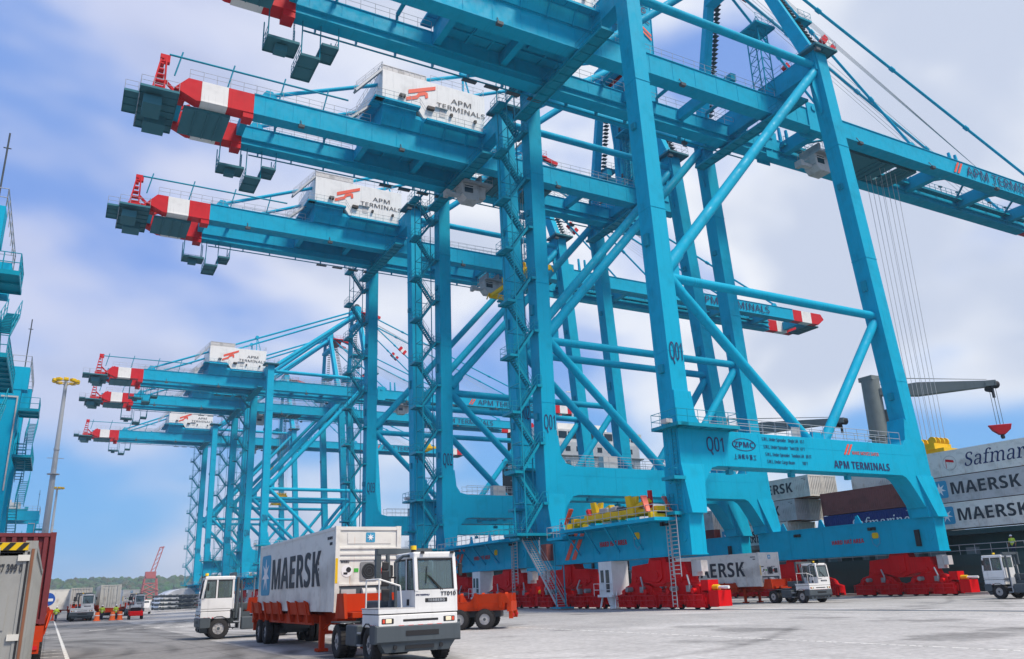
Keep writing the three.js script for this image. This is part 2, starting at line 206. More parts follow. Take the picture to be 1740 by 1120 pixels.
// ---------------------------------------------------------------- quay cranes
const XW = 29.4, GZ0 = 2.75, GZ1 = 4.15, GY0 = 52.85, GY1 = 55.25;
const lsX = (y) => -0.01 * y, wsX = (y) => XW - 0.065 * y, lgZ = (y) => 10.35 - 0.016 * y;
const APX = [23.9, 78, 2.4];
function terminalsMark(w, h) { // two slanted bars with a stepped lower one
  const b = (pts) => extr(pts.map(([x, y]) => [x * w, y * h]), 0, 0.02);
  return [b([[0, 0.34], [1, 0.84], [1, 1], [0, 0.52]]), b([[-0.08, 0], [0.34, 0.21], [0.42, 0.37], [0.60, 0.46], [0.62, 0.32], [0.72, 0.37], [0.70, 0.60], [0.60, 0.62], [0.36, 0.50], [0.29, 0.35], [-0.08, 0.16]])];
}
const slashes = (w, h) => [extr([[0, 0], [0.28 * w, 0], [w * 1.05, h], [w * 0.77, h]], 0, 0.015), extr([[0.5 * w, 0], [0.78 * w, 0], [w * 1.55, h], [w * 1.27, h]], 0, 0.015)];
function cjk() { // the six strokes-built characters on the portal beam, 1 m cells
  const S = [[[5, 0, 5, 9], [5, 5, 8, 5], [1, 0, 9, 0]], [[1, 8, 2, 7], [0, 5, 1, 4], [0, 0, 2, 3], [4, 9, 3, 7], [4, 8, 9, 8], [4, 6, 9, 6], [4, 6, 3, 1], [9, 6, 8, 0], [3, 4, 9, 4], [3, 2, 9, 2]], [[0, 7, 3, 7], [2, 9, 2, 0], [0, 4, 3, 5], [4, 9, 9, 9], [4, 9, 3, 0], [5, 7, 9, 7], [4, 5, 9, 5], [6, 5, 6, 0], [6, 4, 9, 0]], [[3, 9, 1, 6], [2, 8, 2, 4], [5, 9, 5, 5], [5, 7, 8, 8], [5, 5, 9, 5], [0, 3, 9, 3], [5, 4, 5, 0]], [[3, 9, 7, 9], [0, 8, 9, 8], [2, 6, 8, 6], [2, 6, 2, 3], [8, 6, 8, 3], [2, 4.5, 8, 4.5], [2, 3, 8, 3], [5, 9, 5, 0], [1, 1.6, 9, 1.6], [0, 0, 9, 0]], [[1, 8, 9, 8], [5, 8, 5, 0], [0, 0, 9, 0]]];
  const o = []; S.forEach((ch, i) => ch.forEach(([a, b, c, d]) => { const dx = c - a, dy = d - b, l = Math.hypot(dx, dy), nx = -dy / l * 0.42, ny = dx / l * 0.42; o.push(extr([[a + nx, b + ny], [a - nx, b - ny], [c - nx, d - ny], [c + nx, d + ny]].map(([x, y]) => [x / 10 + i * 1.18, y / 10]), 0, 0.015)); })); return o;
}
function bogieSet(root, X, s) {
  const zc = 6.55 * s, side = (pts, w, x = X) => mv(rotY(extr(pts, -w / 2, w / 2, 0.03), -Math.PI / 2), x, 0, 0);
  const mir = (pts) => pts.map(([u, y]) => [zc + u * s, y]).sort(() => 0);
  const fix = (pts) => s > 0 ? pts : pts.slice().reverse();
  const prof = (pts) => fix(mir(pts));
  const eq = obj('equaliser_beam', [side(prof([[-3.5, 2.35], [-3.3, 3.35], [-1.1, 3.5], [-0.9, 3.9], [1.0, 3.9], [1.15, 3.5], [3.2, 3.45], [3.6, 2.4], [2.6, 2.0], [1.6, 2.2], [0.3, 1.75], [-0.5, 1.75], [-1.7, 2.2], [-2.6, 2.0]]), 1.05), side(prof([[-0.55, 2.35], [-0.55, 3.7], [0.65, 3.7], [0.65, 2.35], [0.05, 2.05]]), 1.35), disc([X, 2.6, zc], 0.28, 1.5)], M.red, root);
  obj('brace_rib', [side(prof([[-3.1, 2.28], [-2.9, 2.36], [0, 1.98], [2.8, 2.36], [3.1, 2.28], [0, 1.86]]), 1.22), bx(X - 0.58, X + 0.58, 3.2, 3.28, zc - 3.1, zc - 1.2), bx(X - 0.58, X + 0.58, 3.2, 3.28, zc + 1.2, zc + 3.1)], M.red, eq);
  for (const k of [-1, 1]) {
    const c = 2.85 * k;
    const b = obj('bogie', [side(prof([[c - 2.65, 0.42], [c - 2.65, 1.1], [c - 2.1, 1.25], [c - 1.7, 1.75], [c - 0.9, 1.95], [c - 0.7, 2.62], [c - 0.2, 2.9], [c + 0.3, 2.9], [c + 0.75, 2.62], [c + 0.95, 1.95], [c + 1.7, 1.75], [c + 2.1, 1.25], [c + 2.65, 1.1], [c + 2.65, 0.42], [c + 0.35, 0.42], [c + 0.25, 0.75], [c - 0.25, 0.75], [c - 0.35, 0.42]]), 0.78), disc([X, 2.35, zc + c * s], 0.2, 1.3)], M.red, root);
    for (const m of [-1.45, 1.45]) {
      const u = c + m, z = zc + u * s;
      const h = obj('wheel_housing', [bx(X - 0.62, X - 0.40, 0.17, 1.12, z - 1.08, z + 1.08), bx(X + 0.40, X + 0.62, 0.17, 1.12, z - 1.08, z + 1.08), ...[-0.75, 0, 0.75].map((q) => bx(X - 0.70, X - 0.62, 0.4, 1.08, z + q - 0.05, z + q + 0.05)), bx(X - 0.68, X - 0.62, 0.52, 0.6, z - 1.05, z + 1.05), bx(X - 0.68, X - 0.62, 0.95, 1.03, z - 1.05, z + 1.05), bx(X - 0.5, X + 0.5, 1.12, 1.62, z - 0.42, z + 0.42), disc([X - 0.6, 1.35, z], 0.2, 0.5)], M.red, root);
      obj('rail_wheel', [-0.55, 0.55].map((q) => disc([X, 0.38, z + q], 0.36, 0.16, 'x', 20)), M.rubber, h);
    }
    obj('drive_motor', disc([X - 0.85, 1.55, zc + (c - 0.6) * s], 0.19, 0.55), M.grey, b); obj('gear_box', [bx(X - 0.8, X - 0.5, 1.3, 1.75, zc + (c + 0.9) * s - 0.18, zc + (c + 0.9) * s + 0.18)], M.grey, b);
    obj('guard_rail', railing([[X - 0.86, 0.32, zc + (c - 2.5) * s], [X - 0.86, 0.32, zc + (c + 2.5) * s]], 0.75, 1.0, 0.03), M.signRed, b);
    obj('hose', [tube([X - 0.66, 2.5, zc + (c + 0.8) * s], [X - 0.78, 1.8, zc + (c + 1.15) * s], 0.07), tube([X - 0.78, 1.8, zc + (c + 1.15) * s], [X - 0.7, 1.3, zc + (c + 1.0) * s], 0.07)], M.galv, b);
  }
  const e = s > 0 ? 12.35 : -11.95, f = s > 0 ? 13.35 : -12.3;
  const bf = obj('end_buffer', [bx(X - 0.62, X + 0.62, 0.25, 1.35, Math.min(e, f), Math.max(e, f)), bx(X - 0.5, X + 0.5, 1.35, 2.1, e - s * 0.9, e - s * 0.1)], M.red, root);
  if (s > 0) { obj('buffer_rod', tube([X, 1.55, e - 0.1], [X, 1.55, e + 1.5], 0.11), M.white, bf); obj('buffer_sleeve', tube([X, 1.55, e - 0.1], [X, 1.55, e + 0.5], 0.2), M.yellow, bf); }
  obj('cable_box', [bx(X - 0.25, X + 0.45, 2.4, 3.6, zc + 4.1 * s - 0.3, zc + 4.1 * s + 0.3), bx(X - 0.35, X + 0.3, 2.7, 3.5, zc + 4.75 * s - 0.25, zc + 4.75 * s + 0.25)], M.lgrey, root);
}
function buildCrane() {
  const root = new THREE.Group();
  // legs
  for (const [fx, X] of [[lsX, 0], [wsX, XW]]) for (const s of [-1, 1]) {
    const lg = obj('leg', prism([fx(7), 7, s * lgZ(7)], 1.65, 1.78, [fx(57.4), 57.4, s * lgZ(57.4)], 1.6, 1.7), M.cyan, root);
    for (const y of [20, 33, 46]) obj('leg_seam', prism([fx(y), y - 0.04, s * lgZ(y)], 1.68, 1.81, [fx(y), y + 0.04, s * lgZ(y)]), M.cyan, lg);
    obj('lower_leg', prism([X - 0.03, 6.98, s * 10.2], 1.45, 2.95, [fx(10.4) - (X ? 0.25 : -0.25), 10.75, s * 10.16], X ? 2.4 : 2.3, 2.05), M.cyan, root);
    bogieSet(root, X, s);
  }
  // sill beams on both rails
  for (const X of [0, XW]) {
    const sb = obj('sill_beam', [prism([X, 4.0, 0], 1.5, 22.3, [X, 7.0, 0], 1.5, 22.3), bx(X - 0.82, X + 0.82, 6.96, 7.06, -11.2, 11.2), bx(X - 0.82, X + 0.82, 3.93, 4.02, -11.2, 11.2)], M.cyan, root);
    obj('sill_seam', [-6.5, -1.9, 1.9, 6.4].map((z) => bx(X - 0.772, X + 0.772, 4.05, 6.94, z - 0.03, z + 0.03)), M.cyan, sb);
    obj('end_disc', [disc([X - 0.72, 5.3, 10.4], 0.42, 0.22)], M.cyan, sb);
    obj('lifting_lug', [-7.5, -2.2, 2.5].flatMap((z) => [mv(rotY(extr([[-0.45, 0], [-0.2, 0.75], [0.1, 0.85], [0.5, 0]], -0.05, 0.05), -Math.PI / 2), X - 0.4, 7.05, z)]), M.cyan, sb);
    obj('hat_lettering', onNegX(word('HARD HAT AREA', 0.42, { sx: 0.9 }), X - 0.785, 5.15, 1.2), M.signRed, sb);
    obj('helmet_emblem', [onNegX(rsq(0.75, 0.55, 0.2), X - 0.785, 5.75, 4.6)], M.yellow, sb);
    obj('emblem_shield', [onNegX(extr([[-0.55, 0.4], [-0.45, -0.5], [0, -0.85], [0.45, -0.5], [0.55, 0.4], [0.42, 0.4], [0.35, -0.4], [0, -0.68], [-0.35, -0.4], [-0.42, 0.4]], 0, 0.012), X - 0.785, 5.45, 4.6)], M.logoBlue, sb);
    for (const z of [-5.2, 4.4 + (X ? 0 : 4)]) obj('flood_light', [bx(X - 1.05, X - 0.8, 6.25, 6.55, z - 0.4, z - 0.08), bx(X - 1.05, X - 0.8, 6.25, 6.55, z + 0.08, z + 0.4), bar([X - 0.9, 6.5, z - 0.4], [X - 0.9, 6.5, z + 0.4], 0.04)], M.black, sb);
  }
  obj('traffic_light', [bx(XW - 1.0, XW - 0.78, 4.45, 5.95, 9.05, 9.5)], M.black, root);
  obj('mark_bars', mv(slashes(2.3, 2.3), 0, 0, 0).map((g) => onNegX(g, -0.785, 4.3, -6.6)), M.orangeMark, root);
  // portal beams with haunches
  for (const s of [-1, 1]) {
    const z = s * 10.16, zo = z + (s > 0 ? 0.96 : -0.96);
    const pb = obj('portal_beam', extr([[-0.92, 13.55], [-0.92, 10.5], [-0.75, 8.4], [0.95, 8.4], [1.45, 9.6], [2.2, 10.55], [2.9, 10.72], [25.4, 10.72], [25.9, 10.5], [26.35, 10.05], [27.9, 7.9], [29.72, 7.9], [29.62, 10.5], [29.42, 13.9], [27.1, 16.2], [26.7, 14.1], [26.2, 13.55], [2.6, 13.55], [1.6, 13.8], [1.05, 14.6], [0.8, 16.6], [-0.95, 16.6]], z - 0.95, z + 0.95, 0.02), M.cyan, root);
    obj('weld_seam', [bx(0.9, 27.2, 12.62, 12.68, z - 0.962, z + 0.962), bx(7.6, 7.66, 10.74, 13.5, z - 0.962, z + 0.962)], M.cyan, pb);
    obj('beam_railing', railing([[2.6, 13.6, z + 0.75], [26.2, 13.6, z + 0.75]], 1.15, 1.5), M.galv, pb);
    obj('beam_railing', railing([[2.6, 13.6, z - 0.75], [26.2, 13.6, z - 0.75]], 1.15, 1.5), M.galv, pb);
    obj('hanging_lamp', [4.5, 11.5, 18.5].flatMap((x) => [bx(x - 0.25, x + 0.25, 10.15, 10.5, z + 0.2, z + 0.6), bar([x, 10.4, z + 0.4], [x, 10.72, z + 0.4], 0.06)]), M.cyanThin, pb);
    if (s > 0) {
      const T = (g, x, y) => onPosZ(g, x, y, zo + 0.012);
      obj('safe_load_lettering', [T(word('S.W.L. Under Spreader   Single Lift   65 T', 0.28, { al: 'l', sx: 0.72, f: 'r' }), 8.0, 13.02), T(word('S.W.L. Under Spreader   Twin Lift   67 T', 0.28, { al: 'l', sx: 0.72, f: 'r' }), 8.1, 12.37), T(word('S.W.L. Under Spreader   Tandem Lift   80 ST', 0.28, { al: 'l', sx: 0.72, f: 'r' }), 8.2, 11.75), T(word('S.W.L. Under Cargo Beam            100 T', 0.28, { al: 'l', sx: 0.72, f: 'r' }), 8.3, 11.15)], M.ink, pb);
      obj('terminal_lettering', T(word('APM TERMINALS', 0.66, { sx: 1.02 }), 20.0, 11.05), M.ink, pb);
      obj('terminal_mark', [...slashes(0.85, 0.95).map((g) => T(g, 17.8, 12.3)), T(word('MAKE MOVES SAFER', 0.3, { sx: 0.95, f: 'r' }), 20.7, 12.35)], M.orangeMark, pb);
      const ov = new THREE.TorusGeometry(1, 0.05, 4, 28); ov.scale(1.25, 0.5, 0.2);
      obj('maker_emblem', [T(ov, 5.9, 12.55), T(word('ZPMC', 0.46, { sx: 1.25 }), 5.9, 12.32)], M.ink, pb);
      obj('maker_characters', cjk().map((g) => T(g.scale(0.36, 0.42, 1), 4.65, 11.35)), M.ink, pb);
      for (const x of [12.6]) obj('flag_board', bx(x - 0.5, x + 0.5, 13.62, 14.5, z + 0.5, z + 0.56), M.galv, pb);
    } else for (const x of [7.5]) obj('control_cabinet', bx(x - 0.9, x + 0.9, 13.62, 14.9, z - 0.5, z + 0.4), M.lgrey, pb);
    // side-frame tubes
    const zt = s * 10.0, Zt = (y) => s * lgZ(y);
    obj('lower_brace', [tube([1.3, 26.3, Zt(26)], [15.1, 13.3, zt], 0.45, 14), tube([0.7, 26.9, Zt(26)], [1.9, 25.7, Zt(26)], 0.5, 14)], M.cyan, root);
    obj('lower_brace', [tube([26.9, 26.2, Zt(26)], [16.6, 13.3, zt], 0.45, 14)], M.cyan, root);
    obj('middle_tie', tube([0.6, 26.9, Zt(27)], [27.2, 26.9, Zt(27)], 0.42, 14), M.cyan, root);
    obj('main_brace', [tube([0.9, 28.1, Zt(28)], [25.4, 55.9, Zt(56)], 0.52, 16), tube([0.6, 27.7, Zt(28)], [2.0, 29.3, Zt(28)], 0.6, 14)], M.cyan, root);
    obj('top_tie', tube([0, 56.3, Zt(56)], [25.6, 56.3, Zt(56)], 0.44, 14), M.cyan, root);
    for (const g of [extr([[24.2, 53.4], [25.1, 50.2], [26.0, 53.2], [25.6, 56.8], [24.9, 56.9]], Zt(55) - 0.16, Zt(55) + 0.16), extr([[15.1, 13.3], [16.6, 13.3], [16.3, 14.4], [15.4, 14.4]], zt - 0.2, zt + 0.2), extr([[0.6, 25.6], [1.9, 25.8], [1.9, 28.9], [0.6, 29.4]], Zt(27) - 0.12, Zt(27) + 0.12)]) obj('gusset', g, M.cyan, root);
  }
  // head cross beams
  for (const [X, w] of [[-0.57, 1.5], [25.68, 1.85]]) {
    const cb = obj('head_beam', [prism([X, 55.4, 0], w, 20.2, [X, 57.75, 0], w, 20.2), bx(X - w / 2 - 0.06, X + w / 2 + 0.06, 57.72, 57.82, -10.15, 10.15)], M.cyan, root);
    obj('beam_railing', [railing([[X - w / 2, 57.8, -10], [X - w / 2, 57.8, 10]], 1.1, 1.5), railing([[X + w / 2, 57.8, -10], [X + w / 2, 57.8, 10]], 1.1, 1.5)], M.galv, cb);
    for (const s of [-1, 1]) { obj('head_platform', deck(X - 1.7, X + 1.7, s * 9.6 - 1.5, s * 9.6 + 1.5, 57.95), M.grate, cb); obj('head_railing', railing([[X - 1.7, 58, s * 11.1], [X + 1.7, 58, s * 11.1], [X + 1.7, 58, s * 8.1]], 1.1, 1.2), M.galv, cb); }
    for (const s of [-1, 1]) obj('girder_hanger', bx(X - w / 2 + 0.1, X + w / 2 - 0.1, 55.2, 55.45, s * 3.45 - 1.2, s * 3.45 + 1.2), M.cyan, cb);
    obj('side_walkway', [deck(X - 2.6, X - 1.2, -8.5, 8.5, 52.3), railing([[X - 2.6, 52.3, -8.5], [X - 2.6, 52.3, 8.5]], 1.1, 1.5)], M.cyanThin, cb);
  }
  // twin girders and boom, with painted tail
  for (const s of [-1, 1]) {
    const z0 = s * GZ0, z1 = s * GZ1, za = Math.min(z0, z1), zb = Math.max(z0, z1), inn = s > 0 ? za - 0.12 : zb + 0.12;
    const seg = (a, b, m, n = 'girder') => obj(n, [bx(a, b, GY0, GY1, za, zb), bx(a, b, GY0 - 0.10, GY0 + 0.02, za - 0.16, zb + 0.12), bx(a, b, GY1 - 0.02, GY1 + 0.06, za - 0.1, zb + 0.1), bx(a, b, GY0 + 0.62, GY0 + 0.74, s > 0 ? za - 0.3 : zb, s > 0 ? za : zb + 0.3)], m, root);
    const g1 = seg(-29.2, 30.6, M.cyan);
    obj('web_stiffener', Array.from({ length: 19 }, (_, i) => bx(-28 + i * 3.1, -27.96 + i * 3.1, GY0 + 0.03, GY1 - 0.03, za - 0.035, zb + 0.03)), M.cyan, g1);
    obj('tail_marking', [bx(-31.95, -29.21, GY0, GY1, za, zb), bx(-31.95, -29.21, GY0 - 0.1, GY0 + 0.02, za - 0.16, zb + 0.12), bx(-30.3, -29.22, GY0 - 0.75, GY0 - 0.09, za - 0.05, zb + 0.05)], M.signRed, root);
    obj('tail_marking', [bx(-34.7, -31.96, GY0, GY1, za, zb), bx(-34.7, -31.96, GY0 - 0.1, GY0 + 0.02, za - 0.16, zb + 0.12)], M.white, root);
    obj('tail_marking', extr([[-34.71, GY1], [-34.71, GY0 - 0.1], [-35.2, GY0 - 0.1], [-37.4, GY0 + 0.9], [-36.1, GY1]], za, zb), M.signRed, root);
    const bm = obj('boom', [bx(30.8, 85.9, GY0 + 0.1, GY1, za + 0.02, zb - 0.02), bx(30.8, 85.9, GY0, GY0 + 0.12, za - 0.16, zb + 0.12), bx(30.8, 85.9, GY1 - 0.02, GY1 + 0.06, za - 0.08, zb + 0.08), bx(30.8, 85.9, GY0 + 0.62, GY0 + 0.74, s > 0 ? za - 0.3 : zb - 0.02, s > 0 ? za + 0.02 : zb + 0.3)], M.cyan, root);
    obj('boom_tip', [bx(85.91, 88.4, GY0, GY1, za, zb)], M.signRed, root); obj('boom_tip', [bx(88.41, 91.2, GY0, GY1, za, zb)], M.white, root);
    obj('boom_tip', extr([[91.21, GY0], [93.2, GY0], [95.0, GY0 + 1.3], [94.2, GY1], [91.21, GY1]], za, zb), M.signRed, root);
    obj('hinge_plate', [bx(29.6, 31.8, GY0 - 0.5, GY1 + 0.9, zb + 0.01, zb + 0.16), bx(29.6, 31.8, GY0 - 0.5, GY1 + 0.9, za - 0.16, za - 0.01), disc([30.7, GY1 + 0.2, (za + zb) / 2], 0.4, 2.0, 'z')], M.cyan, bm);
    obj('stay_lug', [50.1, 81.4].flatMap((x) => [extr([[x - 0.9, GY1], [x - 0.3, GY1 + 0.9], [x + 0.3, GY1 + 0.9], [x + 0.9, GY1]], (za + zb) / 2 - 0.25, (za + zb) / 2 + 0.25)]), M.cyan, bm);
    obj('stay_cradle', [33.6, 34.9, 58.4, 59.8].map((x, i) => beam([x, GY1, (za + zb) / 2], [x - 0.15, GY1 + (i < 2 ? 2.6 : 1.5), (za + zb) / 2], 0.4, 0.4, 0.25, 0.3)), M.cyan, bm);
    // walkways and rails along the top
    const zr = s > 0 ? zb - 0.05 : za + 0.05;
    obj('girder_railing', [railing([[-29, GY1 + 0.06, zr], [-15.8, GY1 + 0.06, zr]], 1.1, 1.5), railing([[0.4, GY1 + 0.06, zr], [24.6, GY1 + 0.06, zr]], 1.1, 1.5), railing([[-29, GY1 + 0.06, inn], [-15.8, GY1 + 0.06, inn]], 1.1, 1.5), railing([[0.4, GY1 + 0.06, inn], [24.6, GY1 + 0.06, inn]], 1.1, 1.5), railing([[-36, GY1 + 0.06, zr], [-29, GY1 + 0.06, zr]], 1.1, 1.5)], M.galv, g1);
    const wz = s > 0 ? za - 1.05 : zb + 0.3;
    const wk = obj('boom_walkway', [deck(32, 85, wz, wz + 0.75, GY1 - 1.0)], M.cyanThin, root);
    obj('walkway_railing', [railing([[32, GY1 - 1, s > 0 ? wz : wz + 0.75], [85, GY1 - 1, s > 0 ? wz : wz + 0.75]], 1.1, 1.25, 0.04)], M.cyanThin, wk);
    obj('walkway_lamp', Array.from({ length: 13 }, (_, i) => [bx(36 + i * 4, 36.6 + i * 4, GY1 + 0.25, GY1 + 0.42, wz + 0.2, wz + 0.5), bar([36.3 + i * 4, GY1 - 1, wz + 0.35], [36.3 + i * 4, GY1 + 0.3, wz + 0.35], 0.05)]), M.dgrey, wk);
    if (s > 0) { obj('boom_lettering', onPosZ(word('APM TERMINALS', 1.5, { al: 'l', w: 18.8, f: 'r' }), 60.2, GY0 + 0.5, zb + 0.13), M.ink, bm); obj('boom_mark', slashes(1.5, 1.7).map((g) => onPosZ(g, 57.2, GY0 + 0.35, zb + 0.13)), M.orangeMark, bm); }
    else { obj('festoon_rail', [bx(-28, 29, GY0 - 0.4, GY0 - 0.28, za - 0.5, za - 0.38), ...Array.from({ length: 14 }, (_, i) => bx(-27 + i * 4, -26.9 + i * 4, GY0 - 0.42, GY0 + 0.3, za - 0.5, za - 0.001))], M.cyanThin, root); const loops = []; for (let i = 0; i < 4; i++) { const x = -11.5 + i * 2.6; loops.push(bx(x, x + 1.6, GY0 - 0.62, GY0 - 0.5, za - 0.75, za - 0.30)); } for (const g of loops) obj('festoon_tray', g, M.dgrey, root); }
  }
  obj('boom_tip_platform', [deck(91.6, 94.6, -GZ0, GZ0, GY0 + 0.1), railing([[94.6, GY0 + 0.1, -GZ0], [94.6, GY0 + 0.1, GZ0]], 1.1, 1.1), bx(92.4, 93.8, GY0 + 0.2, GY0 + 1.1, -1.2, 1.2)], M.grate, root);
  // ties between the girders
  for (const x of [-36.6, -29.5, -15.3, -7.8, 8, 16, 24]) obj('girder_tie', bx(x - 0.35, x + 0.35, GY0 + 0.9, GY1 - 0.15, -GZ0, GZ0), M.cyan, root);
  for (const x of [33, 45, 57, 69, 81, 90.6]) { const t = obj('boom_tie', bx(x - 0.5, x + 0.5, GY0 + 0.5, GY1 - 0.2, -GZ0, GZ0), M.cyan, root); if (x < 90) obj('boom_diagonal', [bar([x + 0.4, GY1 - 0.5, -GZ0], [x + 6, GY1 - 0.5, GZ0], 0.16), bar([x + 6, GY1 - 0.5, GZ0], [x + 11.6, GY1 - 0.5, -GZ0], 0.16)], M.cyanThin, t); }
  // tail: platforms, signal jib, pipe line
  const tp = obj('tail_platform', [deck(-40.6, -36.9, -4.3, 4.3, 53.1), deck(-42.0, -40.7, -3.0, 1.4, 53.9)], M.grate, root);
  obj('tail_underplate', [bx(-36.2, -31.4, 52.35, 52.7, -GZ0 - 0.05, GZ0 + 0.05), ...[-35, -33.7, -32.5].map((x) => bx(x, x + 0.12, 52.2, 52.36, -2.7, 2.7))], M.grate, tp);
  obj('tail_railing', [railing([[-36.9, 53.1, 4.3], [-40.6, 53.1, 4.3], [-40.6, 53.1, -4.3], [-36.9, 53.1, -4.3]], 1.15, 1.2), railing([[-40.7, 53.9, 1.4], [-42, 53.9, 1.4], [-42, 53.9, -3.0], [-40.7, 53.9, -3.0]], 1.15, 1.1), railing([[-40.6, 52.2, -3], [-40.6, 52.2, 3]], 0.9, 1.2)], M.galv, tp);
  obj('tail_winch', bx(-39.8, -37.6, 52.0, 53.05, -3.6, -1.2), M.grate, tp); obj('tail_winch', bx(-40.2, -38.4, 51.6, 52.6, 0.4, 3.4), M.grate, tp);
  { const jb = []; const A = [-38.9, 53.2, 2.3], B = [-38.6, 58.3, 2.3]; for (const [dx, dz] of [[-0.4, -0.4], [0.4, -0.4], [0.4, 0.4], [-0.4, 0.4]]) jb.push(beam([A[0] + dx * 1.6, A[1], A[2] + dz * 1.3], [B[0] + dx * 0.6, B[1], B[2] + dz * 0.6], 0.16, 0.16)); for (let i = 0; i < 7; i++) { const y = 53.6 + i * 0.72; jb.push(bx(-39.3 + i * 0.05, -38.3 - i * 0.05, y, y + 0.16, 1.9, 2.7)); } jb.push(bx(-39.0, -38.0, 57.6, 58.5, 2.0, 2.6), beam([-38.3, 55.4, 2.3], [-36.2, 53.4, 2.3], 0.3, 0.3), bx(-39.6, -36.2, 53.15, 54.1, 1.7, 2.9), beam([-37.6, 54.1, 2.0], [-35.4, 55.9, 2.0], 0.2, 0.2), beam([-38.7, 53.4, -1.6], [-35.2, 55.4, -1.6], 0.3, 0.4)); obj('signal_jib', jb, M.signRed, root); }
  obj('pipe_line', [tube([-38.2, 57.7, 3.9], [-18.5, 57.7, 3.9], 0.11, 6), ...[-37, -31.6, -26, -21].map((x) => bar([x - 0.5, GY1, 3.9], [x + 0.1, 58.4, 3.9], 0.08))], M.cyanThin, root);
  // maintenance basket under the far girder
  { const z = -4.2, b = obj('service_basket', [deck(-31.4, -28.6, z - 1.3, z + 0.9, 50.0), deck(-28.3, -26.6, z - 3.2, z + 0.6, 49.2), deck(-26.5, -25.0, z - 1.6, z + 1.0, 50.6), bx(-30.6, -29.5, 49.2, 49.85, z - 0.7, z + 0.3)], M.grate, root); const r = []; for (const [x, dz, y] of [[-31.4, -1.3, 50], [-31.4, 0.9, 50], [-28.6, -1.3, 50], [-28.3, 0.6, 49.2], [-26.6, 0.6, 49.2], [-25.0, 1.0, 50.6], [-25, -1.6, 50.6]]) r.push(bar([x, y, z + dz], [x, 52.9, z + dz], 0.06)); obj('basket_frame', [r, railing([[-31.4, 50, z + 0.9], [-31.4, 50, z - 1.3], [-28.6, 50, z - 1.3]], 1.1, 0.9), railing([[-26.6, 49.2, z + 0.6], [-26.6, 49.2, z - 3.2], [-28.3, 49.2, z - 3.2], [-28.3, 49.2, z + 0.6]], 1.1, 0.9), railing([[-25, 50.6, z + 1], [-25, 50.6, z - 1.6]], 1.1, 0.9), ladder(-28.9, z - 0.2, 50, 53, 1, 0)], M.cyanThin, b); }
  // machinery house
  const mh = obj('machinery_house', extr([[-14.7, 58.6], [-10.4, 58.6], [-9.4, 57.15], [-0.95, 57.15], [-0.95, 62.5], [-14.7, 62.5]], -5.1, 5.1, 0.04), M.white, root);
  obj('house_seam', Array.from({ length: 9 }, (_, i) => bx(-13.3 + i * 1.45, -13.27 + i * 1.45, 58.7, 62.4, 5.1, 5.115)), M.white, mh);
  obj('roof_vent', [bx(-14.5, -8.6, 62.55, 64.0, 3.9, 4.0), ...Array.from({ length: 9 }, (_, i) => bx(-14.5 + i * 0.73, -14.4 + i * 0.73, 62.52, 64.02, 3.85, 4.05)), ...[0, 0.7, 1.4].map((y) => bx(-14.5, -8.6, 62.55 + y, 62.63 + y, 3.86, 4.06)), bx(-14.3, -8.8, 62.5, 63.7, 1.0, 3.6)], M.lgrey, mh);
  obj('roof_railing', [railing([[-8.4, 62.52, 5.0], [-1, 62.52, 5.0], [-1, 62.52, -5]], 1.1, 1.4), railing([[-14.7, 62.52, 5.0], [-14.7, 62.52, -5]], 1.1, 1.4)], M.galv, mh);
  obj('house_lettering', [onPosZ(word('APM', 0.68, { sx: 1.5, f: 'r' }), -4.3, 60.25, 5.16), onPosZ(word('TERMINALS', 0.66, { sx: 1.42, f: 'r' }), -4.3, 59.2, 5.16)], M.inkGrey, mh);
  obj('house_mark', mv(terminalsMark(3.6, 3.1), -11.4, 58.95, 5.15), M.orangeMark, mh);
  for (const g of [bx(-9.0, -8.1, 58.35, 58.75, 5.1, 5.6), bx(-5.9, -5.6, 58.2, 58.55, 5.1, 5.5), bx(-2.6, -2.3, 58.15, 58.5, 5.1, 5.5), bx(-12.6, -11.9, 59.1, 59.5, 5.1, 5.6)]) obj('wall_lamp', g, M.black, mh);
  obj('house_hatch', [bx(-7.3, -6.5, 57.9, 58.9, 5.1, 5.15), bx(-7.9, -6.2, 59.0, 59.08, 5.1, 5.4)], M.lgrey, mh);
  obj('end_stair', [mv(rotY(flight([0, 0, 0], 3.2, 3.2, 0.8), Math.PI / 2), -18.4, 55.3, 3.3), mv(rotY(flight([0, 0, 0], 3.2, 3.9, 0.8), Math.PI / 2), -18.0, 58.6, 4.7)], M.galv, mh);
  const hp = obj('house_platform', [deck(-15.8, -10.2, 5.15, 6.0, 58.0), deck(-9.3, -0.5, 5.15, 6.0, 56.6), deck(-15.9, -14.75, -5.2, 6.0, 58.0), deck(-9.3, -0.5, -6.0, -5.15, 56.6)], M.cyan, root);
  obj('platform_railing', [railing([[-15.8, 58.0, 5.2], [-15.8, 58.0, 6.0], [-10.2, 58.0, 6.0], [-9.3, 56.6, 6.0], [-0.5, 56.6, 6.0]], 1.1, 1.2)], M.galv, hp);
  obj('house_underframe', [hexa([[-14.6, 55.35, -4.4], [-0.9, 55.35, -4.4], [-0.9, 55.35, 4.4], [-14.6, 55.35, 4.4], [-14.6, 56.75, -5.0], [-0.9, 56.75, -5.0], [-0.9, 56.75, 5.0], [-14.6, 56.75, 5.0]]), bx(-14.5, -1.0, 56.7, 57.3, -4.9, 4.9), bx(-14.6, -10.3, 56.7, 58.7, -4.95, 4.95)], M.cyan, root);
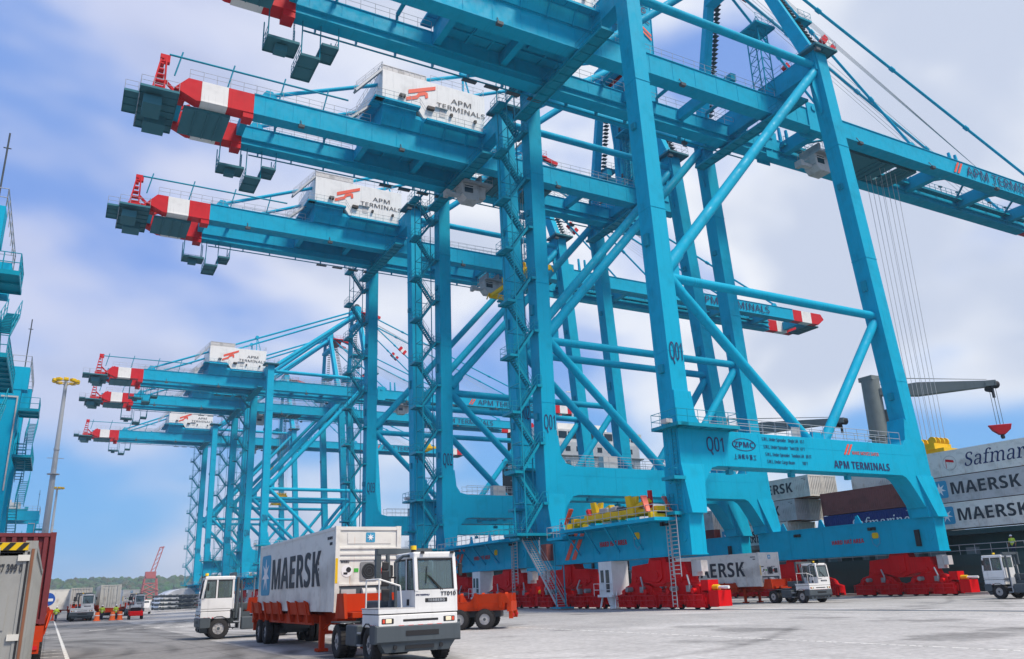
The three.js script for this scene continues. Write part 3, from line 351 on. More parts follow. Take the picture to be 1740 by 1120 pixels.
  obj('underframe_rib', [-12, -9.5, -6.5, -3.5].flatMap((x) => [beam([x, 55.2, 4.42], [x, 56.6, 5.1], 0.22, 0.12), bx(x - 0.12, x + 0.12, 55.15, 55.36, -GZ0, GZ0)]).concat([bx(-14.4, -1.2, 55.12, 55.3, 1.2, 1.4), bx(-14.4, -1.2, 55.12, 55.3, -1.4, -1.2), bx(-12, -7, 55.0, 55.34, -0.9, 0.7), bx(-6, -2.4, 55.0, 55.34, -0.6, 1.0)]), M.cyan, root);
  // mast, struts, stays
  const mast = [];
  for (const s of [-1, 1]) {
    const A = [APX[0], APX[1], s * APX[2]];
    const m = obj('mast_leg', beam([25.4, 57.6, s * 9.2], A, 1.25, 1.45, 0.9, 1.0), M.cyan, root);
    obj('mast_stair', Array.from({ length: 34 }, (_, i) => { const t = i / 34, x = lerp(26.4, 24.8, t), y = lerp(58.5, 77, t), z = s * lerp(9.2, 2.6, t); return [bx(x + 0.1, x + 0.9, y, y + 0.06, z - 0.35, z + 0.35), bar([x + 0.9, y, z], [x + 0.9, y + 1.0, z], 0.03)]; }), M.dgrey, m);
    obj('mast_landing', [deck(25.9, 28.0, s * 6.9 - 1.2, s * 6.9 + 1.2, 64.2), railing([[25.9, 64.2, s * 6.9 + 1.2], [28, 64.2, s * 6.9 + 1.2], [28, 64.2, s * 6.9 - 1.2]], 1.1, 0.9)], M.cyanThin, m);
    obj('back_strut', tube([-0.2, 57.3, s * 7.6], [APX[0] - 0.4, APX[1] - 1.2, s * APX[2]], 0.5, 14), M.cyan, root);
    obj('back_stay', tube([-27.6, GY1 + 0.6, s * 3.5], A, 0.24, 10), M.cyan, root);
    obj('stay_bracket', [extr([[-28.6, GY1], [-27.9, GY1 + 1.1], [-27.2, GY1 + 1.1], [-26.4, GY1]], s * 3.5 - 0.3, s * 3.5 + 0.3)], M.cyan, root); obj('stay_post', [beam([-3.2, 62.4, s * 3.5], [-3.2, 66.4, s * 3.5], 0.22, 0.22), beam([-2.0, 62.4, s * 3.5], [-3.1, 66.4, s * 3.5], 0.16, 0.16), disc([-3.2, 66.5, s * 3.5], 0.45, 0.5, 'z', 12)], M.cyan, root);
    obj('fore_stay', [tube([APX[0] + 0.5, APX[1] + 0.2, s * APX[2]], [81.4, GY1 + 0.7, s * 3.45], 0.19, 10), ...[0.22, 0.45, 0.7, 0.94].map((t) => { const P = (k) => [lerp(24.4, 81.4, k), lerp(78.2, GY1 + 0.7, k), s * lerp(2.4, 3.45, k)]; return tube(P(t), P(t + 0.012), 0.3, 10); })], M.cyan, root);
    obj('inner_stay', [tube([APX[0] + 0.5, APX[1] - 0.2, s * APX[2]], [50.1, GY1 + 0.7, s * 3.45], 0.17, 10), ...[0.4, 0.75].map((t) => { const P = (k) => [lerp(24.4, 50.1, k), lerp(77.8, GY1 + 0.7, k), s * lerp(2.4, 3.45, k)]; return tube(P(t), P(t + 0.02), 0.27, 10); })], M.cyan, root);
    obj('boom_hoist_rope', [0, 0.35, 0.7, 1.05, 1.4].map((k) => tube([APX[0] + 1.0, APX[1] - 0.6 - k * 0.5, s * (1.0 + k * 0.8)], [74 - k * 3.0, GY1 + 0.4, s * (1.3 + k * 0.7)], 0.028, 4)), M.rope, root);
    obj('trolley_rope', [0, 0.4, 0.8].map((k) => tube([-30, GY1 + 0.9 + k * 0.5, s * (1.0 + k)], [24.0, GY1 + 1.6 + k, s * (1.0 + k)], 0.025, 4)), M.rope, root);
    for (const [m2, t0, t1] of [[M.signRed, 0, 0.34], [M.white, 0.345, 0.66], [M.signRed, 0.665, 1]]) obj('stay_board', beam([lerp(36.2, 38.0, t0), lerp(68.2, 66.7, t0), s * 3.2], [lerp(36.2, 38.0, t1), lerp(68.2, 66.7, t1), s * 3.2], 0.5, 1.3), m2, root);
  }
  const ap = obj('mast_head', [bx(APX[0] - 0.9, APX[0] + 0.9, APX[1] - 1.4, APX[1] + 1.0, -3.1, 3.1)], M.cyan, root); obj('mast_crossbar', bx(APX[0] - 0.6, APX[0] + 0.9, 73.4, 74.2, -3.6, 3.6), M.cyan, root);
  obj('mast_platform', [deck(APX[0] + 0.9, APX[0] + 4.2, -3.2, 3.2, APX[1] - 0.6), railing([[APX[0] + 0.9, APX[1] - 0.6, 3.2], [APX[0] + 4.2, APX[1] - 0.6, 3.2], [APX[0] + 4.2, APX[1] - 0.6, -3.2], [APX[0] + 0.9, APX[1] - 0.6, -3.2]], 1.1, 1), bx(APX[0] + 1.2, APX[0] + 3.6, APX[1] - 2.0, APX[1] - 0.75, -2.4, 2.4), beam([APX[0] + 3.8, APX[1] - 0.8, 2.8], [APX[0] + 6.6, APX[1] - 1.5, 2.8], 0.5, 0.7), beam([APX[0] + 3.8, APX[1] - 0.8, -2.8], [APX[0] + 6.6, APX[1] - 1.5, -2.8], 0.5, 0.7)], M.signRed, ap);
  obj('mast_sheaves', [-1.8, -0.6, 0.6, 1.8].map((z) => disc([APX[0], APX[1] + 1.2, z], 0.9, 0.2, 'z', 18)), M.dgrey, ap);
  { const t = []; const x0 = 22.6, z0 = 3.0; for (const [dx, dz] of [[0, 0], [1.4, 0], [1.4, 1.8], [0, 1.8]]) t.push(beam([x0 + dx, 55.3, z0 + dz], [x0 + dx, 64.2, z0 + dz], 0.11, 0.11)); for (let y = 55.6; y < 64; y += 1.4) { t.push(bar([x0, y, z0], [x0 + 1.4, y + 1.4, z0], 0.05), bar([x0 + 1.4, y, z0 + 1.8], [x0, y + 1.4, z0 + 1.8], 0.05), bar([x0, y, z0], [x0, y + 1.4, z0 + 1.8], 0.05), bar([x0, y, z0 + 1.8], [x0 + 1.4, y, z0 + 1.8], 0.05), bar([x0, y, z0], [x0 + 1.4, y, z0], 0.05)); } t.push(deck(x0 - 0.8, x0 + 2.2, z0 - 0.6, z0 + 2.4, 64.2), railing([[x0 - 0.8, 64.2, z0 + 2.4], [x0 + 2.2, 64.2, z0 + 2.4], [x0 + 2.2, 64.2, z0 - 0.6]], 1.1, 1)); obj('lattice_tower', t, M.cyanThin, root); }
  // stair tower on the land face of the far land-side leg, flights running to and from the leg
  { const H = 2.95, n = 17; let y = 6.9;
    for (let i = 0; i < n; i++) { const up = i % 2 === 0, o = lsX(y), xa = -1.35 + o, xb = -3.45 + o, z = up ? -9.45 : -10.4;
      const f = obj('stair_flight', mv(rotY(flight([0, 0, 0], up ? xa - xb : xb - xa, H, 0.78), Math.PI / 2), up ? xb : xa, y, z), M.cyanThin, root); y += H;
      obj('stair_landing', up ? [deck(xa, -0.84 + o, -11.0, -8.9, y), railing([[xa, y, -8.9], [-0.84 + o, y, -8.9]], 1.05, 0.6), railing([[xa, y, -11.0], [-0.84 + o, y, -11.0]], 1.05, 0.6)] : [deck(xb - 0.95, xb, -11.0, -8.9, y), railing([[xb, y, -8.9], [xb - 0.95, y, -8.9], [xb - 0.95, y, -11.0], [xb, y, -11.0]], 1.05, 0.95)], M.cyanThin, f); }
    for (const [x, z] of [[-3.5, -8.86], [-3.5, -11.04], [-1.2, -11.04]]) obj('tower_post', beam([x, 6.5, z], [x - 0.55, y + 1, z], 0.1, 0.1), M.cyanThin, root);
    for (let i = 0; i < 9; i++) obj('tower_tie', [bar([-3.5 - 0.06 * i, 9.85 + i * 5.9, -11.04], [-0.85 - 0.06 * i, 9.85 + i * 5.9, -11.04], 0.05), bar([-3.5 - 0.06 * i, 9.85 + i * 5.9, -8.86], [-3.5 - 0.06 * i, 9.85 + i * 5.9, -11.04], 0.05)], M.cyanThin, root);
    obj('tower_base_deck', [deck(-4.6, -0.84, -11.4, -8.8, 6.9), railing([[-4.6, 6.9, -8.8], [-4.6, 6.9, -11.4], [-0.9, 6.9, -11.4]], 1.1, 1.2)], M.cyanThin, root);
    const gs = obj('ground_stair', mv(flight([0, 0, 0], -6.2, 6.4, 0.95), -2.2, 0.25, -5.2), M.galv, root);
    obj('stair_foot', [bx(-2.9, -1.5, 0.12, 0.26, -6.2, -4.4), bar([-2.7, 0.2, -5.4], [-2.7, 5.8, -5.4], 0.07), bar([-1.75, 0.2, -5.4], [-1.75, 4, -5.4], 0.07), deck(-2.9, -0.8, -13.2, -11.3, 6.65)], M.cyanThin, gs);
  }
  // conduits, junction boxes and lamps
  for (const [fx, s] of [[lsX, 1], [lsX, -1], [wsX, 1], [wsX, -1]]) {
    obj('conduit', [[-0.45, 0.07], [-0.2, 0.05], [0.1, 0.09]].map(([k, w]) => beam([fx(14) + k, 14, s * lgZ(14) - 0.93], [fx(55) + k, 55, s * lgZ(55) - 0.90], w, w)), M.cyanThin, root);
    for (const [y, h] of [[18.2, 0.7], [29.5, 1.1], [41, 0.6]]) obj('junction_box', bx(fx(y) - 1.08, fx(y) - 0.8, y, y + h, s * lgZ(y) - 0.3, s * lgZ(y) + 0.25), M.cyanThin, root);
  }
  for (const [x, y, z] of [[24.2, 57.2, 11.0], [24.2, 57.2, -11.0], [-1.9, 57.2, 11.0], [-12, 52.4, 4.6], [-24, 52.4, 4.6], [10, 52.4, 4.6], [18, 52.4, -4.6], [38, 52.5, 4.6], [52, 52.5, 4.6], [66, 52.5, 4.6]]) obj(x > 30 ? 'boom_lamp' : 'flood_lamp', [bx(x - 0.32, x + 0.32, y - 0.25, y + 0.08, z - 0.2, z + 0.2), bar([x, y, z], [x, y + 0.9, z - Math.sign(z) * 0.4], 0.05)], M.dgrey, root);
  for (const x of [-25.5, -19.5, 5, 12.5, 20]) obj('rope_roller', [disc([x, GY1 + 0.5, 0], 0.22, 4.6, 'z', 10), bx(x - 0.12, x + 0.12, GY1 - 0.2, GY1 + 0.5, -2.6, -2.4), bx(x - 0.12, x + 0.12, GY1 - 0.2, GY1 + 0.5, 2.4, 2.6)], M.cyanThin, root);
  obj('boom_latch', [bx(21.0, 23.6, 57.8, 59.3, -1.9, -0.6), disc([22.3, 59.4, -1.2], 0.7, 0.8, 'z', 14), bx(20.2, 21.0, 57.8, 58.7, 0.6, 2.0)], M.cyanThin, root);
  // land-side near leg: ladders, rest platform
  obj('leg_ladder', [ladder(-0.98, 10.6, 7.1, 13.6, -1, 0, true), ladder(-0.95, 9.6, 4.2, 8.6, -1, 0, true)], M.cyanThin, root);
  obj('access_ladder', [ladder(-1.35, 9.4, 0.25, 6.2, -1, 0, false, 0.5, 0.05), ladder(-1.45, 10.1, 2.4, 7.0, -1, 0, false, 0.9, 0.05)], M.galv, root);
  obj('rest_platform', [deck(-2.0, -0.92, 10.0, 11.4, 9.7), deck(-1.7, -0.9, 9.3, 10.7, 7.1)], M.cyanThin, root);
  obj('leg_platform', [deck(-1.6, 4.4, 11.15, 12.35, 13.7), deck(-1.95, -0.95, 9.2, 12.35, 13.7), railing([[-0.95, 13.7, 9.2], [-1.95, 13.7, 9.2], [-1.95, 13.7, 12.35], [4.4, 13.7, 12.35], [4.4, 13.7, 11.2]], 1.1, 1.0)], M.cyanThin, root);
  obj('platform_lamp', [bx(-2.4, -1.8, 13.8, 14.1, 10.9, 11.6)], M.lgrey, root);
  // checker's cabin hung under the land-side sill
  const cabn = obj('checker_cabin', [bx(-0.95, 0.75, 1.15, 3.9, -1.0, 0.95), bx(-1.15, -0.95, 1.0, 1.2, -1.1, 1.05)], M.white, root);
  obj('cabin_door', [bx(-1.0, -0.955, 1.4, 3.2, 0.05, 0.5)], M.darkGlass, cabn); obj('cabin_window', [bx(-1.0, -0.955, 2.2, 3.2, -0.7, -0.3)], M.darkGlass, cabn);
  obj('cable_guide', [tube([-0.1, 0.35, 0], [-0.1, 1.15, 0], 0.55, 16, 0.75), disc([-0.1, 0.3, 0], 0.5, 0.5, 'y', 16), tube([-0.9, 0.1, -1.1], [-0.6, 1.4, -1.0], 0.08), tube([-0.9, 0.1, 1.1], [-0.6, 1.4, 1.0], 0.08), railing([[-1.15, 1.1, -1.6], [-1.15, 1.1, 1.0]], 1.0, 0.9)], M.white, cabn);
  // spreader platform on the land-side sill
  const spd = obj('spreader_platform', [deck(-3.3, -0.8, -3.2, 10.2, 6.7), deck(-3.0, -0.8, -6.0, -3.3, 6.2)], M.cyan, root);
  obj('platform_bracket', [-2.6, 0.4, 3.4, 6.6].flatMap((z) => [beam([-3.1, 6.5, z], [-0.75, 4.6, z - 1.4], 0.1, 0.14)]), M.cyan, spd);
  obj('platform_railing', [railing([[-0.9, 6.7, 10.2], [-3.3, 6.7, 10.2], [-3.3, 6.7, -3.2]], 1.0, 1.1), railing([[-3.3, 6.2, -3.3], [-3.0, 6.2, -6.0], [-0.9, 6.2, -6.0]], 1.0, 1.1)], M.galv, spd);
  obj('power_box', [bx(-1.7, -0.8, 4.4, 5.9, -9.4, -8.4)], M.brown, root);
  return root;
}
function trolley(par, x, spreadY, co = 0) {
  const t = new THREE.Group(); t.name = 'trolley'; par.add(t); t.position.set(x, 0, 0);
  obj('trolley_frame', [bx(-4.2 + co, 4.2, 53.0, 53.6, -2.3, -1.8), bx(-4.2 + co, 4.2, 53.0, 53.6, 1.8, 2.3), bx(-4.4, -3.6, 52.8, 53.65, -2.3, 2.3), bx(3.6, 4.4, 52.8, 53.65, -2.3, 2.3), bx(-0.5, 0.5, 52.9, 53.55, -2.3, 2.3), bx(-4.3 + co, -0.8, 52.72, 52.82, -2.2, 2.2), bx(0.8, 4.3, 52.72, 52.82, -2.2, 2.2), ...[-3.2, 3.2].flatMap((a) => [-2.15, 2.15].map((z) => disc([a, 53.75, z], 0.45, 0.22, 'z', 16)))], M.grate, t);
  for (const a of [-3.4, -2.4, -1.4, 1.4, 2.4, 3.4]) obj('trolley_joist', bx(a - 0.06, a + 0.06, 52.55, 52.72, -2.2, 2.2), M.grate, t);
  obj('cab_walk', mv([deck(-8.4, -4.4, -1.4, 1.9, 52.0), railing([[-4.4, 52, 1.9], [-8.4, 52, 1.9], [-8.4, 52, -1.4]], 1.1, 0.8), bx(-8.2, -7.9, 52, 53.0, -1.3, 1.8), bx(-6.2, -5.9, 52, 53.0, -1.3, 1.8), bx(-7.6, -6.4, 52.05, 52.8, -0.9, 0.2)], co, 0, 0), M.galv, t);
  obj('operator_cab', mv([extr([[-8.3, 50.3], [-7.8, 49.7], [-6.1, 49.7], [-6.1, 51.85], [-8.4, 51.85]], -0.7, 1.2, 0.05), bx(-6.0, -5.0, 50.3, 51.85, -0.5, 1.0), bx(-8.4, -6.1, 51.3, 51.42, 1.2, 1.28)], co, 0, 0), M.lgrey, t);
  obj('cab_window', mv([extr([[-8.38, 50.5], [-7.86, 49.85], [-7.7, 49.85], [-8.2, 50.5]], -0.55, 1.05), bx(-8.1, -6.9, 50.6, 51.6, 1.2, 1.23), bx(-6.2, -6.06, 50.6, 51.6, -0.5, 1.0)], co, 0, 0), M.darkGlass, t);
  obj('cab_boom', mv([bx(-9.9, -8.35, 50.2, 50.6, -0.2, 0.5), bx(-10.4, -9.85, 50.0, 50.8, -0.4, 0.6), bar([-9.9, 50.6, 0.2], [-8.4, 51.6, 0.2], 0.06)], co, 0, 0), M.lgrey, t);
  obj('hoist_rope', [-1.5, -0.5, 0.5, 1.5].flatMap((a) => [-1.1, 1.1].map((z) => tube([a, 53.0, z], [a * 0.8, spreadY + 1.6, z * 0.8], 0.03, 4))), M.rope, t);
  const hb = obj('head_block', [bx(-1.6, 1.6, spreadY + 0.9, spreadY + 1.6, -1.2, 1.2), ...[-1.2, -0.4, 0.4, 1.2].flatMap((a) => [disc([a, spreadY + 1.9, -0.8], 0.5, 0.18, 'x', 14), disc([a, spreadY + 1.9, 0.8], 0.5, 0.18, 'x', 14)]), bx(-1.3, 1.3, spreadY + 0.3, spreadY + 0.95, -2.1, 2.1)], M.yellow, t);
  obj('hoist_spreader', [bx(-1.15, -0.75, spreadY - 0.4, spreadY + 0.05, -6.0, 6.0), bx(0.75, 1.15, spreadY - 0.4, spreadY + 0.05, -6.0, 6.0), bx(-1.2, 1.2, spreadY - 0.5, spreadY + 0.1, -6.1, -5.7), bx(-1.2, 1.2, spreadY - 0.5, spreadY + 0.1, 5.7, 6.1), bx(-1.2, 1.2, spreadY - 0.3, spreadY + 0.35, -1.8, 1.8), ...[-1, 1].flatMap((a) => [-1, 1].map((b) => beam([a * 1.2, spreadY + 0.2, b * 5.9], [a * 1.55, spreadY - 0.7, b * 6.1], 0.3, 0.12)))], M.yellow, t);
  return t;
}
const proto = buildCrane();
const CZ = [-59.54, -84.67, -114.07, -209.84, -236.63, -291.02];
const TX = [[47.6, 14.9, -5.5], [6, 40], [24, 41], [45, 40], [12, 28], [20, 44]];
const CL = ['nearest cyan quay crane, numbered Q01, its portal filling the right side', 'cyan quay crane numbered Q02, just behind the nearest one', 'cyan quay crane numbered Q03, third from the camera', 'fourth cyan quay crane, nearest of the far cluster of three', 'fifth cyan quay crane, middle of the far cluster, its house hidden', 'sixth and farthest cyan quay crane, leftmost stair tower against the sky'];
const copies = CZ.map((z, i) => i ? proto.clone() : proto);
const craneObjs = CZ.map((z, i) => {
  const c = copies[i]; c.name = numbered('quay_crane'); c.position.set(42.6, 0, z); scene.add(c);
  tag(c, CL[i], 'quay crane', 'quay cranes in a row along the berth');
  if (i === 1) { // this crane has its boom raised: hoist the boom about its hinge and fold the stays
    const th = 88.6 * Math.PI / 180, P = [30.7, GY1 + 0.2], R = (x, y) => [Math.cos(th) * x - Math.sin(th) * y, Math.sin(th) * x + Math.cos(th) * y], [rx, ry] = R(P[0], P[1]);
    for (const m of c.children.slice()) { if (/^(boom|boom_tip|boom_walkway|boom_tie|boom_tip_platform|boom_lamp)$/.test(m.name)) { m.rotation.z = th; m.position.set(P[0] - rx - 4.6, P[1] - ry, 0); } else if (/^(fore_stay|inner_stay|boom_hoist_rope|stay_board)$/.test(m.name)) c.remove(m); }
    for (const s of [-1, 1]) { obj('folded_stay', [tube([APX[0] + 0.4, APX[1], s * APX[2]], [26.9, 58.2, s * 3.4], 0.18, 8)], M.cyan, c); obj('folded_stay', tube([APX[0] + 0.6, APX[1], s * APX[2]], [28.6, 59.5, s * 3.2], 0.18, 8), M.cyan, c); }
  }
  trolley(c, ...TX[i]);
  const q = 'Q0' + (i + 1), Zn = lgZ(19), zf = -lgZ(17);
  obj('crane_number', [onPosZ(word(q, 1.5, { w: 1.3, f: 'r' }), lsX(19) , 19.2, Zn + 0.93), onPosZ(word(q, 1.5, { w: 1.3, f: 'r' }), lsX(17), 17.2, zf + 0.93), onPosZ(word(q, 1.15, { sx: 0.7, f: 'r' }), 2.75, 11.85, 11.14)], M.ink, c);
  return c;
});
// ---------------------------------------------------------------- containers
// base centre at the origin, long axis along z, doors or machine at +z
function corrug(len, h, depth = 0.045, pitch = 0.28) { // corrugated sheet in x(len) y(h), ridges proud along +z
  const pts = [], n = Math.max(1, Math.round(len / pitch)), p = len / n; let x = -len / 2; pts.push([x, 0]);
  for (let i = 0; i < n; i++) { pts.push([x + p * 0.25, 0], [x + p * 0.38, depth], [x + p * 0.75, depth], [x + p * 0.88, 0]); x += p; } pts.push([len / 2, 0]);
  const P = []; for (let i = 0; i + 1 < pts.length; i++) { const [a, b] = pts[i], [c, d] = pts[i + 1]; P.push(a, 0, b, c, 0, d, c, h, d, a, 0, b, c, h, d, a, h, b); }
  const g = new THREE.BufferGeometry(); g.setAttribute('position', new THREE.Float32BufferAttribute(P, 3)); g.computeVertexNormals(); return g;
}
function mLogo(root, x, y, z, s, text, sx, th) { // seven-pointed star tile and name on the land side
  const sq = obj('logo_tile', onNegX(rsq(s, s, s * 0.13), x, y, z), M.logoBlue, root);
  obj('logo_star', onNegX(star(s * 0.40, s * 0.15, 0.018), x - 0.004, y, z), M.printWhite, sq);
  if (text) obj('lettering', onNegX(word(text, th, { al: 'l', sx, cs: 3 }), x - 0.004, y - th * 0.5, z + s * 0.72), M.inkGrey, root);
}
function container(name, label, { H = 2.6, Lg = 12.19, m = M.offwhite, kind = 'dry', end = 'panel', logo, script, big, pos = [0, 0, 0], turn = 0, group, lash } = {}) {
  const W = 2.44, r = thing(name, label, 'container', pos, turn, group), hw = W / 2, hl = Lg / 2, c = 0.16;
  const posts = []; for (const a of [-1, 1]) for (const b of [-1, 1]) posts.push(bx(a * hw, a * (hw - c), 0.12, H - 0.12, b * hl, b * (hl - c)));
  obj('frame', [posts, bx(-hw + 0.002, -hw + 0.1, 0.02, 0.2, -hl + c, hl - c), bx(hw - 0.1, hw - 0.002, 0.02, 0.2, -hl + c, hl - c), bx(-hw + 0.002, -hw + 0.08, H - 0.12, H - 0.02, -hl + c, hl - c), bx(hw - 0.08, hw - 0.002, H - 0.12, H - 0.02, -hl + c, hl - c), bx(-hw + c, hw - c, 0.02, 0.16, hl - 0.12, hl - 0.01), bx(-hw + c, hw - c, H - 0.14, H - 0.02, hl - 0.12, hl - 0.01), bx(-hw + c, hw - c, 0.02, 0.16, -hl + 0.01, -hl + 0.12), bx(-hw + c, hw - c, H - 0.14, H - 0.02, -hl + 0.01, -hl + 0.12)], m, r);
  const side = () => kind === 'dry' ? corrug(Lg - 2 * c + 0.02, H - 0.3, 0.04) : (() => { const g = bx(-(Lg - 2 * c) / 2, (Lg - 2 * c) / 2, 0, H - 0.3, -0.02, 0.04); return g; })();
  obj('side_panel', onNegX(side(), -hw + 0.06, 0.19, 0), m, r);
  obj('side_panel', mv(rotY(side(), Math.PI / 2), hw - 0.06, 0.19, 0), m, r);
  obj('roof', [bx(-hw + 0.05, hw - 0.05, H - 0.06, H - 0.03, -hl + 0.05, hl - 0.05), ...Array.from({ length: Math.round(Lg / 1.2) }, (_, i) => bx(-hw + 0.1, hw - 0.1, H - 0.03, H - 0.012, -hl + 0.4 + i * 1.15, -hl + 0.9 + i * 1.15))], m, r);
  obj('floor', bx(-hw + 0.06, hw - 0.06, 0.05, 0.16, -hl + 0.06, hl - 0.06), M.rust, r);
  obj('end_wall', mv(rotY(corrug(W - 2 * c + 0.02, H - 0.3, 0.04), Math.PI), 0, 0.15, -hl + 0.06), m, r);
  for (const a of [-1, 1]) for (const b of [-1, 1]) for (const y of [0, H - 0.12]) obj('corner_casting', [bx(a * (hw - 0.165), a * (hw + 0.003), y, y + 0.122, b * (hl - 0.18), b * (hl + 0.003))], m, r);
  if (end === 'panel') obj('end_wall', mv(corrug(W - 2 * c + 0.02, H - 0.3, 0.09, 0.30), 0, 0.15, hl - 0.11), m, r);
  if (end === 'door') { for (const s of [-1, 1]) { const d = obj('door', [mv(corrug(0.98, H - 0.34, 0.03, 0.33), s * 0.51, 0.17, hl - 0.06), bx(s * 0.02, s * 0.07, 0.16, H - 0.15, hl - 0.07, hl - 0.02), bx(s * 0.97, s * 1.05, 0.16, H - 0.15, hl - 0.07, hl - 0.02)], m, r); obj('lock_rod', [0.3, 0.75].map((q) => [tube([s * q, 0.1, hl + 0.012], [s * q, H - 0.1, hl + 0.012], 0.02, 6), bx(s * q - 0.05, s * q + 0.05, 0.5, 0.58, hl - 0.03, hl + 0.04), bx(s * q - 0.05, s * q + 0.05, H - 0.6, H - 0.52, hl - 0.03, hl + 0.04)]), M.galv, d); } }
  if (end === 'reefer') {
    const z = hl - 0.05;
    const u = obj('machine_panel', [bx(-1.08, 1.08, 0.14, H - 0.12, z - 0.1, z), bx(-1.06, 1.06, H * 0.60, H * 0.605 + 0.05, z, z + 0.04), bx(-1.06, 1.06, H * 0.66, H * 0.66 + 0.07, z, z + 0.04), bx(-1.06, 1.06, H * 0.73, H * 0.73 + 0.05, z, z + 0.045), bx(-1.06, 1.06, H * 0.30, H * 0.30 + 0.06, z, z + 0.05), bx(-0.78, 0.84, H * 0.79, H * 0.92, z, z + 0.02), bx(-1.06, 1.06, 0.14, 0.3, z, z + 0.03)], m, r);
    obj('fan_frame', [rsq(0.64, 0.62, 0.05, 0.04)].map((g) => mv(g, 0.02, H * 0.465, z)), M.grey, u);
    obj('fan', [disc([0.02, H * 0.465, z + 0.04], 0.27, 0.03, 'z', 24)], M.black, u);
    obj('fan_guard', [0.09, 0.17, 0.25].map((q) => { const g = new THREE.TorusGeometry(q, 0.008, 4, 24); g.translate(0.02, H * 0.465, z + 0.062); return g; }), M.dgrey, u);
    obj('compressor_bay', [bx(-1.02, 1.02, 0.36, H * 0.295, z - 0.02, z + 0.012)], M.dgrey, u);
    obj('compressor', [bx(-0.98, -0.45, 0.38, 0.75, z + 0.012, z + 0.06), disc([0.0, 0.58, z + 0.05], 0.2, 0.5, 'x', 14), bx(0.35, 0.8, 0.42, 0.7, z + 0.012, z + 0.05)], M.lgrey, u);
    obj('coolant_sticker', mv(new THREE.CylinderGeometry(0.2, 0.2, 0.012, 20).rotateX(Math.PI / 2), -0.78, H * 0.47, z + 0.006), M.printWhite, u); obj('sticker_print', [disc([-0.72, H * 0.485, z + 0.016], 0.09, 0.012, 'z', 12), bx(-0.9, -0.76, H * 0.43, H * 0.455, z + 0.012, z + 0.02)], M.black, u);
    obj('green_sticker', bx(-0.52, -0.36, H * 0.455, H * 0.5, z + 0.002, z + 0.012), M.green, u); obj('red_sticker', bx(0.4, 0.5, H * 0.43, H * 0.5, z + 0.002, z + 0.012), M.orangeMark, u);
    obj('access_plate', [rsq(0.42, 0.4, 0.05, 0.02)].map((g) => mv(g, 0.72, H * 0.46, z)), M.black, u);
    obj('hazard_strip', [bx(-hw + 0.01, -hw + 0.1, H * 0.33, H * 0.62, hl, hl + 0.006)], M.yellow, u);
    const q = obj('machine_logo', mv(rsq(0.34, 0.34, 0.04), 0.06, H * 0.865, z + 0.02), M.logoBlue, u); obj('unit_number', [mv(word('MNBU', 0.075, { al: 'l' }), -1.0, H * 0.565, z + 0.004), mv(word('378 512 4', 0.075, { al: 'l' }), 0.2, H * 0.565, z + 0.004)], M.inkGrey, u);
    obj('logo_star', mv(star(0.135, 0.05, 0.02), 0.06, H * 0.865, z + 0.025), M.printWhite, u);
  }
  const fx = -hw + 0.06 - 0.045;
  if (logo) mLogo(r, fx, H * 0.53, logo.z ?? -hl + 1.35, logo.s ?? 1.6, logo.text ?? 'MAERSK', logo.sx ?? 1.12, logo.th ?? 1.25);
  if (script) { obj('script_lettering', onNegX(word(script.text, script.h, { f: 't', sk: 0.28, sx: 0.95, al: 'l', cs: 4 }), fx - 0.004, script.y, script.z), script.m, r); if (script.flag) { const rg = new THREE.TorusGeometry(0.72, 0.03, 4, 30); obj('flag_ring', onNegX(rg, fx - 0.004, H * 0.5, script.z - 1.6), M.lgrey, r); obj('flag_print', [onNegX(extr([[-0.4, 0.3], [0.45, 0.1], [0.5, -0.15], [-0.35, 0.02]], 0, 0.012), fx - 0.004, H * 0.55, script.z - 1.6), onNegX(bx(-0.42, -0.37, -0.5, 0.35, 0, 0.012), fx - 0.004, H * 0.5, script.z - 1.6)], M.signRed, r); } }
  if (big) obj('lettering', onNegX(word(big.text, big.h, { al: 'l', sx: big.sx ?? 1 }), fx - 0.004, big.y, big.z), big.m ?? M.inkGrey, r);
  obj('code_print', [onNegX(word('578 512 4', 0.1, { al: 'r' }), fx - 0.004, H - 0.42, hl - 0.45), onNegX(word('45R1', 0.1, { al: 'r' }), fx - 0.004, H - 0.62, hl - 0.45), ...(kind === 'reefer' ? [0, 1, 2, 3, 4].map((k) => onNegX(bx(-0.03, 0.03, 0, 0.1, 0, 0.01), fx - 0.004, H - 0.85 - k * 0.2, hl - 2.1)) : [])], m === M.navy || m === M.brown ? M.printWhite : M.inkGrey, r);
  return r;
}
